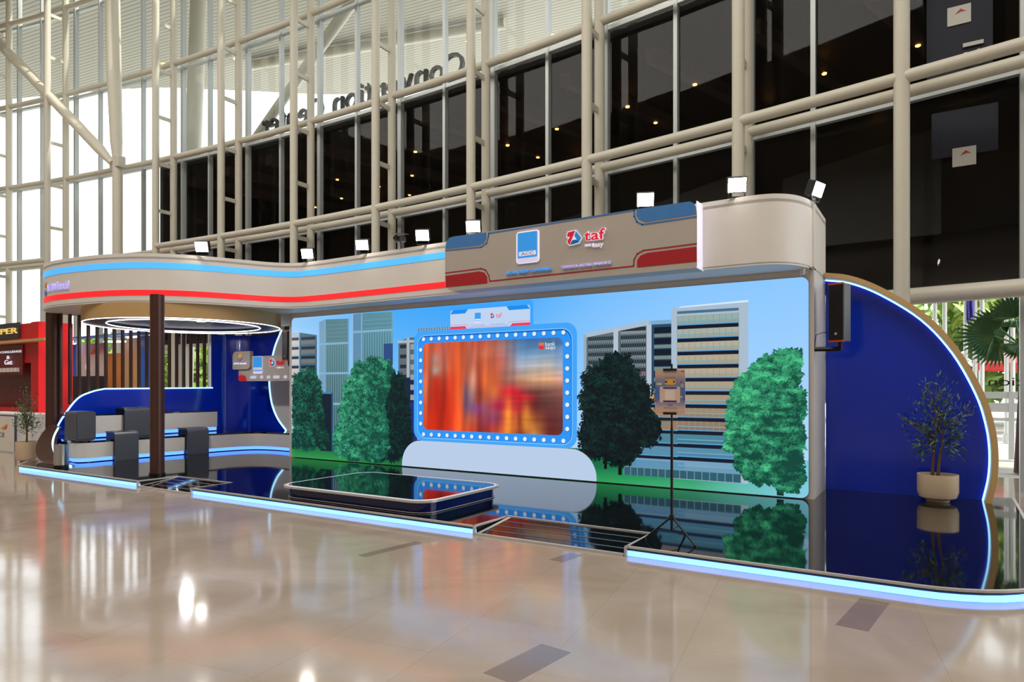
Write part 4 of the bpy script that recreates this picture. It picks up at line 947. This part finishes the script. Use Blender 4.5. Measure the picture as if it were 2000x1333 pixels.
q.disc(U(.91,.365), .017, (220,190,150), .0006); q.disc(U(.91,.365), .011, (170,140,110), .0008); q.disc(U(.87,.28), .009, (210,30,60), .0006); q.disc(U(.88,.62), .012, (220,170,90), .0006); q.disc(U(.03,.71), .009, (190,40,50), .0006); q.disc(U(.97,.68), .009, (190,40,60), .0006)
q.rect(*U(.87,.055),*U(.96,.03),(200,50,50),.0006); q.rect(*U(.30,.175),*U(.70,.17),(120,60,60),.0006)
q.make('poster_print', 'print', ps)
lettering('TERSI', U(.41,.835), U(.59,.79), fp_, 'ink_navy', ps); lettering('TIDAK FREE BULANAN', U(.28,.895), U(.74,.86), fp_, 'sign_red', ps)
for v in (.0,1.0):
    c = U(.5,v); G().box(c[0]-.066,c[0]+.066,6.355,6.378,c[1]-.012,c[1]+.012).make('clip', 'satin_black', ps)

# ================================================================== potted trees
def potted(label, c, z0, pr, ph, trunks, tips, leafm, nleaf, lsize, spread=.13):
    t = thing('potted_tree', label, 'potted plant', (c[0],c[1],z0), 'potted olive trees')
    G().lathe([(0,z0),(pr*.55,z0),(pr*.6,z0+.03),(pr*.9,z0+.06),(pr,z0+.13),(pr,z0+ph),(pr-.015,z0+ph),(pr-.02,z0+ph-.05),(0,z0+ph-.05)], c, 32).make('pot', 'pot_cream', t, True)
    G().lathe([(0,z0+ph-.045),(pr-.02,z0+ph-.048)], c, 24).make('soil', 'soil', t)
    for tr in trunks: G().tube([(c[0]+a,c[1]+b,z0+h) for a, b, h in tr], [.022-.012*i/(len(tr)-1) for i in range(len(tr))], 8).make('trunk', 'bark', t, True)
    P = Pic(lambda x, z, d=0: (x, d, z)); pts = []
    g = G()
    for (ax, ay, az), (bx, by, bz) in tips:
        A = Vector((c[0]+ax,c[1]+ay,z0+az)); B = Vector((c[0]+bx,c[1]+by,z0+bz))
        G().tube([tuple(A), tuple((A+B)/2+Vector((0,0,.02))), tuple(B)], [.008,.006,.003], 5).make('branch', 'bark', t)
        for i in range(nleaf):
            s = random.random()**.8; p_ = A+(B-A)*s+Vector((random.gauss(0,1),random.gauss(0,1),random.gauss(0,1)))*spread*.42
            d = ((B-A).normalized()*.8+Vector((random.uniform(-1,1),random.uniform(-1,1),random.uniform(-.6,1)))).normalized(); s2 = d.orthogonal().normalized(); ang = random.uniform(0,6.28)
            s2 = (s2*math.cos(ang)+d.cross(s2)*math.sin(ang)); L = lsize*random.uniform(.6,1.2)
            g.add([p_, p_+d*L*.45+s2*L*.14, p_+d*L, p_+d*L*.45-s2*L*.14], [(0,1,2,3)])
    fo = g.make('foliage', leafm, t); fo['kind'] = 'stuff'
    return t
pr_c = (.07,10.45)
tips = [((-.06,0,.85),(-.42,.0,1.12)),((-.06,0,.95),(-.33,.05,.98)),((-.05,0,.9),(-.25,-.05,.72)),((-.02,0,1.0),(-.2,.03,1.3)),((0,0,1.1),(-.14,.0,1.55)),((0,0,1.1),(-.02,.04,1.62)),((.02,0,1.0),(.12,.0,1.45)),((.02,0,1.0),(.1,.05,1.2)),
        ((.06,0,.9),(.33,.0,1.22)),((.06,0,.9),(.25,.05,1.05)),((.06,0,.8),(.26,-.04,.88)),((.06,0,.75),(.2,0,.68)),((-.06,0,.8),(-.12,-.05,.95)),((0,0,.9),(.03,-.08,1.1)),((-.05,0,.8),(-.2,0,.62))]
potted('olive tree in cream pot in front of the blue wing panel', pr_c, .1, .235, .36, [[(-.06,0,.3),(-.05,0,.6),(-.02,0,.9),(-.02,0,1.2)],[(.0,0,.3),(.02,0,.6),(.05,0,.75),(.06,0,.95)]], tips, 'olive_leaf', 62, .075)
lc = (-16.424,6.679)
tipl = [((0,0,.55),(-.32,0,.72)),((0,0,.6),(-.3,.1,.95)),((0,0,.7),(-.2,0,1.15)),((0,0,.8),(-.03,0,1.45)),((0,0,.7),(.16,0,1.3)),((0,0,.6),(.3,0,1.1)),((0,0,.55),(.34,0,.85)),((0,0,.5),(.28,.1,.65)),((0,0,.5),(-.22,.1,.6)),((0,0,.7),(.05,-.15,1.05)),((0,0,.6),(.12,0,.85)),((0,0,.6),(-.1,0,.9))]
tipl = [((a,b,h+.16),(d*1.05,e,k*1.0+.1)) for (a,b,h),(d,e,k) in tipl]
potted('olive tree in beige pot left of the brown curved panel', lc, 0, .2, .44, [[(0,0,.38),(.02,0,.6),(0,0,1.0)]], tipl, 'left_leaf', 80, .07, .15)

# ================================================================== pavilion at the left
def round_column(c, r, z0, z1, label):
    t = thing('round_column', label, 'column', (c[0],c[1],z0), 'brown pavilion columns')
    G().lathe([(r,z0),(r,z1)], c, 20).make('shaft', 'brown_wood', t, True)
    for k in range(3):
        a = math.radians(-80+50*k); G().tube([(c[0]+r*math.cos(a),c[1]+r*math.sin(a),z0+.02),(c[0]+r*math.cos(a),c[1]+r*math.sin(a),z1)], .008, 6).make('reed', 'brown_wood', t)
    G().lathe([(r+.015,z0),(r+.015,z0+.03),(r,z0+.03)], c, 20).make('base_collar', 'satin_black', t)
round_column((-11.28,6.55), .115, .1, 3.19, 'dark brown round column standing free in front of the pavilion')
round_column((-15.92,6.98), .145, .1, 3.19, 'dark brown column rising from the curved panel at far left')
# curved brown panel with light edge
swp = thing('curved_end_wall', 'brown curved end wall with glowing edge beside the bin', 'wall panel', (-15.2,6.5,.1))
def with_y(p, y): return (p[0], y, max(.103, p[1]))
outer = spline([with_y((-15.683,0.816),6.8),with_y((-15.877,0.599),6.72),with_y((-15.865,0.370),6.62),with_y((-15.581,0.180),6.52),with_y((-15.082,0.073),6.42),with_y((-14.537,0.025),6.33)], 6)
inner = spline([with_y((-15.353,0.762),6.8),with_y((-15.345,0.598),6.72),with_y((-15.181,0.444),6.62),with_y((-14.868,0.291),6.52),with_y((-14.414,0.153),6.42),with_y((-13.798,0.072),6.33)], 6)
vs = []
for a, b in zip(outer, inner): vs += [a, b, (b[0],b[1]+.1,b[2]), (a[0],a[1]+.1,a[2])]
N = len(outer)
G().add(vs, [(i*4+k,(i+1)*4+k,(i+1)*4+(k+1) % 4,i*4+(k+1) % 4) for i in range(N-1) for k in range(4)]+[(0,1,2,3),((N-1)*4+3,(N-1)*4+2,(N-1)*4+1,(N-1)*4)]).make('panel', 'brown_wood', swp)
G().tube([(x+.02,y+.01,max(.112, z)) for x, y, z in inner], .018, 6).make('light_strip', 'strip_led_ice', swp)
# low side wall, blue, with curved front edge and light strip
lw = thing('low_blue_wall', 'low blue gloss wall with curved lit top edge under the slats', 'wall panel', (-14.9,8.3,.1))
XS = -15.6
top = spline([(6.803,0.422),(6.841,0.602),(6.988,0.918),(7.288,1.336),(7.579,1.488),(7.847,1.554)], 5)+[(10.5,1.575)]
G().prism([(top[0][0],.1)]+top+[(10.5,.1)], XS-.08, XS, 'X').make('panel', 'blue_gloss', lw)
G().tube([(XS+.015,y,z+.012) for y, z in top], .017, 6).make('light_strip', 'strip_led_ice', lw)
# slat screen
ss = thing('slat_screen', 'open screen of thin dark brown vertical slats', 'screen', (-14.95,8.3,1.6))
def topz(y):
    for (a, b), (c_, d) in zip(top[:-1], top[1:]):
        if a <= y <= c_: return b+(d-b)*(y-a)/(c_-a)
    return 1.575
YS0 = (7.029,1.567)[0]; YS1 = (10.364,1.561)[0]
for k in range(19):
    y = YS0+(YS1-YS0)*k/18
    G().box(-15.77,-15.69,y-.022,y+.022,topz(y)-.02,3.19).make('slat', 'brown_wood', ss)
# curved tall blue wall at the back
tw = thing('tall_blue_wall', 'tall curved blue gloss wall behind the logo sign', 'wall panel', (-13.8,10.8,.1))
tp = [(-15.6,10.5)]+[(-14.9+.7*math.cos(math.radians(a)), 10.65+.7*math.sin(math.radians(a))) for a in range(180,89,-10)]+[(-11.7,11.35)]
G().ribbon(tp, .1, 2.96, .05, 0).make('panel', 'blue_gloss', tw, True)
# grey arc panel
ap = thing('arc_panel', 'grey panel with concave lit edge beside the big screen', 'wall panel', (-12.5,11.1,.1))
arc_ = spline([(-13.661,3.023),(-13.930,2.586),(-14.106,2.012),(-14.125,1.626),(-14.028,1.176),(-13.814,0.821),(-13.491,0.526)], 5)
G().prism(arc_+[(-11.76,arc_[-1][1]),(-11.76,arc_[0][1])], 11.1, 11.2, 'Y').make('panel', 'warm_white', ap)
G().tube([(x-.01,11.1,z) for x, z in arc_], .022, 6).make('light_strip', 'strip_led_ice', ap)
# stepped counters
def counter(name, label, front, back, z0, z1, ztop, lit0, lit1):
    t = thing(name, label, 'counter', (front[len(front)//2][0],front[len(front)//2][1],lit0), 'stepped pavilion counters')
    g = front+list(reversed(back))
    ins_ = [(x-.05 if i < len(front) else x, y) for i, (x, y) in enumerate(g)]
    G().ribbon(front, z0, z1, .03).make('front_panel', 'warm_white', t, True)
    G().prism(g, z1, ztop).make('top', 'gloss_black', t)
    G().ribbon(front, lit0, lit1, .02, -.06).make('kick_board', 'dark_blue_gloss', t, True)
    G().ribbon(front, lit1, z0, .03, -.03).make('light_strip', 'strip_led_deep', t, True)
    return t
fr = spline([(-14.75,6.72),(-14.4,6.68),(-14.24,6.85),(-14.22,7.3),(-14.14,8.4),(-14.05,9.4),(-13.95,10.05),(-13.7,10.4),(-13.2,10.52),(-12.6,10.48)], 6)+[(-11.77,10.45)]
bk = [(-15.58,6.9),(-15.58,10.5),(-15.1,11.2),(-11.77,11.2)]
counter('lower_counter', 'long white lower counter with black top and blue light at the floor', fr, bk, .19, .49, .53, .1, .115)
counter('upper_counter', 'white upper counter ledge against the low blue wall', [(-14.9,6.95),(-14.88,8.2),(-14.88,10.15)], [(-15.56,6.95),(-15.56,8.2),(-15.56,10.15)], .63, 1.0, 1.03, .532, .55)
# grey waterfall desks and box
def waterfall(label, y0, y1, xf, xb, z0, z1):
    t = thing('waterfall_stand', label, 'stand', (xf,(y0+y1)/2,z0), 'grey waterfall stands')
    th = .03; r = .09; pr_ = [(xf,z0)]+[(xf-r+r*math.cos(math.radians(a)), z1-r+r*math.sin(math.radians(a))) for a in range(0,91,15)]+[(xb,z1),(xb,z1-th)]+[(xf-r+(r-th)*math.cos(math.radians(a)), z1-r+(r-th)*math.sin(math.radians(a))) for a in range(90,-1,-15)]+[(xf-th,z0)]
    G().prism(pr_, y0, y1, 'Y').make('shell', 'charcoal', t, True)
    G().box(xb,xf-th-.005,y0+.015,y1-.015,z0,z1-th-.005).make('core', 'satin_black', t)
    G().box((xf+xb)/2-.05,(xf+xb)/2+.05,(y0+y1)/2-.07,(y0+y1)/2+.07,z1,z1+.006).make('top_slot', 'satin_black', t)
    return t
def yx(px, X): return px
waterfall('grey waterfall stand on the floor nearest the bin', (7.323,0.419)[0], (7.802,0.384)[0], -14.12, -14.5, .1, .69)
waterfall('grey waterfall stand on the floor at the counter bend', (8.801,0.318)[0], (9.310,0.281)[0], -13.96, -14.35, .1, .69)
waterfall('grey waterfall stand on the upper ledge behind the front column', (7.879,0.902)[0], (8.475,0.877)[0], -14.8, -15.2, .532, 1.16)
bx = thing('rounded_box', 'dark grey rounded box sitting on the lower counter top', 'box', (-14.3,7.0,.53))
ya_, yb_ = (6.523,0.876)[0]+.12, (6.937,0.856)[0]+.1
G().prism(rrect(ya_,.532,yb_,1.12,.06,5), -14.7, -14.3, 'X').make('shell', 'charcoal', bx, True)
G().prism(rrect(ya_+.04,.57,yb_-.04,1.08,.04,5), -14.3, -14.29, 'X').make('front_inset', 'charcoal', bx)
# bin
bn = thing('waste_bin', 'chrome cylindrical waste bin beside the curved panel', 'bin', (-13.9,6.3,.1))
G().lathe([(0,.1),(.125,.1),(.125,.145)], (-13.85,6.2), 28).make('base', 'satin_black', bn)
G().lathe([(.12,.145),(.12,.5),(.118,.5)], (-13.85,6.2), 28).make('body', 'chrome', bn, True)
G().lathe([(.122,.5),(.122,.525),(.1,.53),(.095,.51),(.02,.51),(0,.51)], (-13.85,6.2), 28).make('rim', 'chrome', bn, True)
# hanging logo sign
hs = thing('hanging_logo_sign', 'grey hanging sign with company logos inside the pavilion', 'sign', (-13.0,10.2,2.2))
a0, a1 = (-14.272,2.028), (-13.423,2.455); c0, c1 = (-14.121,1.745), (-12.266,2.333)
SX1 = -11.74
G().prism(rrect(c0[0],c0[1],SX1,c1[1],.05,4), 10.2, 10.3, 'Y').make('main_board', 'sign_grey', hs)
G().prism(rrect(a0[0],a0[1],(-13.625,2.338)[0],a1[1],[.03,.1,.02,.12],5), 10.14, 10.24, 'Y').make('side_board', 'sign_grey', hs)
fh = lambda x, z, d=0: (x, 10.185-d, z); fh2 = lambda x, z, d=0: (x, 10.13-d, z)
b = Pic(fh); b.poly(rrect(c0[0]+.01,c0[1]+.01,(-13.830,1.758)[0],(-13.830,1.881)[1],[.04,.01,.06,.01],4), (190,24,36))
taf_mark((lambda m0, m1: lambda u, v: (m0[0]+u*(m1[0]-m0[0]), m0[1]+v*(m1[1]-m0[1])))((-12.971,2.084), (-12.769,2.255)), b, .002)
b.line([(-13.798,1.758),(-13.876,1.876),(-14.084,1.913)], .012, (190,60,60)); b.make('sign_graphics', 'lit_print', hs)
lettering('taf', (-12.735,2.114), (-12.461,2.240), fh, 'lit_red', hs, thick=.01)
lettering('make it', (-12.726,2.034), (-12.486,2.076), fh, 'lit_white', hs, thick=.005)
k0_, k1_ = (-13.557,1.916), (-13.215,2.328); acc_badge(hs, lambda x,z,d=0: (x, 10.18-d, z), k0_[0], k0_[1], k1_[0], k1_[1], 'lit_print')
b = Pic(fh2); s0 = (-14.061,2.217); s1 = (-13.890,2.404); W_, H_ = s1[0]-s0[0], s1[1]-s0[1]; Q = lambda u, v: (s0[0]+u*W_, s0[1]+v*H_)
b.poly([Q(0,.62),Q(.45,.45),Q(1,.75),Q(.5,1)], (240,150,50)); b.poly([Q(0,.38),Q(.5,.12),Q(1,.5),Q(1,.3),Q(.5,-.05),Q(0,.2)], (110,100,190), .001); b.make('company_mark', 'lit_print', hs)
lettering('ASTRA financial', (-14.215,2.146), (-13.739,2.190), fh2, 'lit_white', hs, thick=.005)
b = Pic(fh)
for u in (792,870,925,975,1055): 
    a_, b_ = (-13.661,1.801), (-13.379,1.871); x = a_[0]+(u-792)*(b_[0]-a_[0])/63; b.poly(rrect(x,a_[1],x+(.22 if u in (792,975) else .12),b_[1],.02,3), (214,208,232), .001)
b.make('partner_logo_row', 'lit_print', hs)
for x in (c0[0]+.3, SX1-.2): G().tube([(x,10.25,c1[1]),(x,10.25,2.95)], .008, 6).make('hanger', 'satin_black', hs)

# ================================================================== neighbouring stands at far left
rk = thing('red_kiosk', 'red neighbouring kiosk with gold lettering at the left edge', 'kiosk', (-23.3,9.3,0))
k0, k1 = (-26.074,3.187), (-21.416,3.004)
xa, xb = k0[0], k1[0]
G().box(xa,xb-.46,9.02,9.9,2.31,3.45).make('header', 'kiosk_red', rk); G().box(xb-.45,xb,9.0,9.9,0,3.47).make('side_tower', 'kiosk_red', rk)
G().box(xa,xb-.45,9.4,9.9,0,2.3).make('body', 'kiosk_dark_red', rk); G().box(xa,xb-.5,8.9,9.35,0,1.0).make('counter', 'kiosk_red', rk)
s0, s1 = (-25.309,3.237), (-22.550,3.392); G().box(s0[0],s1[0],8.96,9.02,(-22.845,3.045)[1],(-22.845,3.497)[1]).make('name_board', 'kiosk_dark', rk)
lettering('PER', (-23.661,3.181), (-22.587,3.346), lambda x,z,d=0: (x, 8.95-d, z), 'lit_gold', rk, thick=.02)
G().box(xa,(-20.498,2.858)[0],8.75,9.0,(-22.337,2.881)[1],(-22.337,2.954)[1]).make('awning_shelf', 'tan_panel', rk)
s0, s1 = (-25.309,2.033), (-22.324,2.862); G().box(s0[0],s1[0],8.98,9.03,(-22.845,1.961)[1],(-22.845,2.850)[1]).make('promo_board', 'kiosk_dark_red', rk)
lettering('CHALLENGE', (-23.695,2.614), (-22.328,2.681), lambda x,z,d=0: (x, 8.95-d, z), 'lit_white', rk, thick=.01)
lettering('&', (-23.285,2.436), (-23.083,2.537), lambda x,z,d=0: (x, 8.95-d, z), 'lit_white', rk, thick=.01)
lettering('Get', (-23.421,2.271), (-22.916,2.413), lambda x,z,d=0: (x, 8.95-d, z), 'lit_white', rk, thick=.01)
for px_ in range(5):
    a = s1[0]-.35-.24*px_; G().box(a,a+.14,8.9,8.98,(-22.845,2.052)[1],(-22.845,2.172)[1]).make('photo_card', 'paper', rk)
wc = thing('info_counter', 'white information counter with framed notice at the left edge', 'counter', (-18.9,7.5,0))
u0, u1 = (-20.950,0.364), (-18.112,0.471)
G().box(u0[0],u1[0],7.45,8.0,0.03,(-18.910,0.964)[1]).make('body', 'white_panel', wc, bevel=.02)
f0, f1_ = (-20.587,-0.093), (-18.832,0.917); G().box(f0[0],f1_[0],7.41,7.45,f0[1],f1_[1]).make('notice_frame', 'ink_navy', wc); G().box(f0[0]+.03,f1_[0]-.03,7.405,7.41,f0[1]+.03,f1_[1]-.03).make('notice_sheet', 'paper', wc)
lettering('ICE', (-19.793,0.372), (-19.365,0.477), lambda x,z,d=0: (x, 7.40-d, z), 'ink_navy', wc)
b = Pic(lambda x,z,d=0: (x, 7.40-d, z)); b.poly([(-19.620,0.557),(-19.478,0.625),(-19.196,0.709),(-19.280,0.631)], (240,150,40)); b.poly([(-19.506,0.548),(-19.196,0.659),(-19.280,0.581)], (220,60,60)); b.make('notice_mark', 'print', wc)
G().box(u0[0]-.05,u1[0]+.05,7.4,8.05,0,.03).make('plinth', 'aluminium', wc)
# exhibition stand behind the slats
es = thing('graphic_stand', 'neighbouring white stand with orange graphics seen through the slats', 'exhibition stand', (-22.5,11.3,0))
def gp(x0p, x1p, y0p, y1p, m, name, yy=11.2, th=.08):
    pass
for (A, B, m, nm) in (((-25.156,0.848),(-24.186,3.052),'panel_blue','graphic_panel'),((-24.186,0.865),(-22.402,3.024),'paper','graphic_panel'),((-22.309,0.898),(-21.461,2.671),'panel_orange','graphic_panel'),((-21.343,0.915),(-20.535,3.114),'tan_panel','graphic_panel'),((-20.422,0.931),(-19.759,3.160),'panel_blue','graphic_panel')):
    G().box(A[0],B[0],11.3,11.4,0,B[1]).make(nm, m, es)
A, B = (-24.956,3.137), (-19.570,3.109); G().box(A[0],B[0],10.9,11.4,A[1]+.05,B[1]+.12).make('header_beam', 'panel_blue', es)
A, B = (-24.012,1.379), (-22.303,1.958); G().box(A[0],B[0],11.0,11.29,0,B[1]).make('dark_counter', 'kiosk_dark', es)
b = Pic(lambda x,z,d=0: (x, 11.28-d, z)); b.poly([(-23.347,2.688),(-22.993,2.844),(-22.644,2.702),(-23.025,2.712)], (236,120,50)); b.poly([(-25.041,1.548),(-25.041,2.384),(-24.622,2.204),(-24.279,1.805),(-24.279,1.549)], (214,130,80)); b.make('stand_print', 'print', es)
lettering('IC', (-23.544,2.188), (-23.218,2.351), lambda x,z,d=0: (x, 11.27-d, z), 'lit_white', es)
for px_ in range(3):
    A = [(-24.146,3.034),(-21.717,3.015),(-21.124,2.993)][px_]; G().box(A[0],A[0]+.35,10.92,11.1,A[1]-.02,A[1]+.02).make('stand_lamp', 'strip_led_white', es)
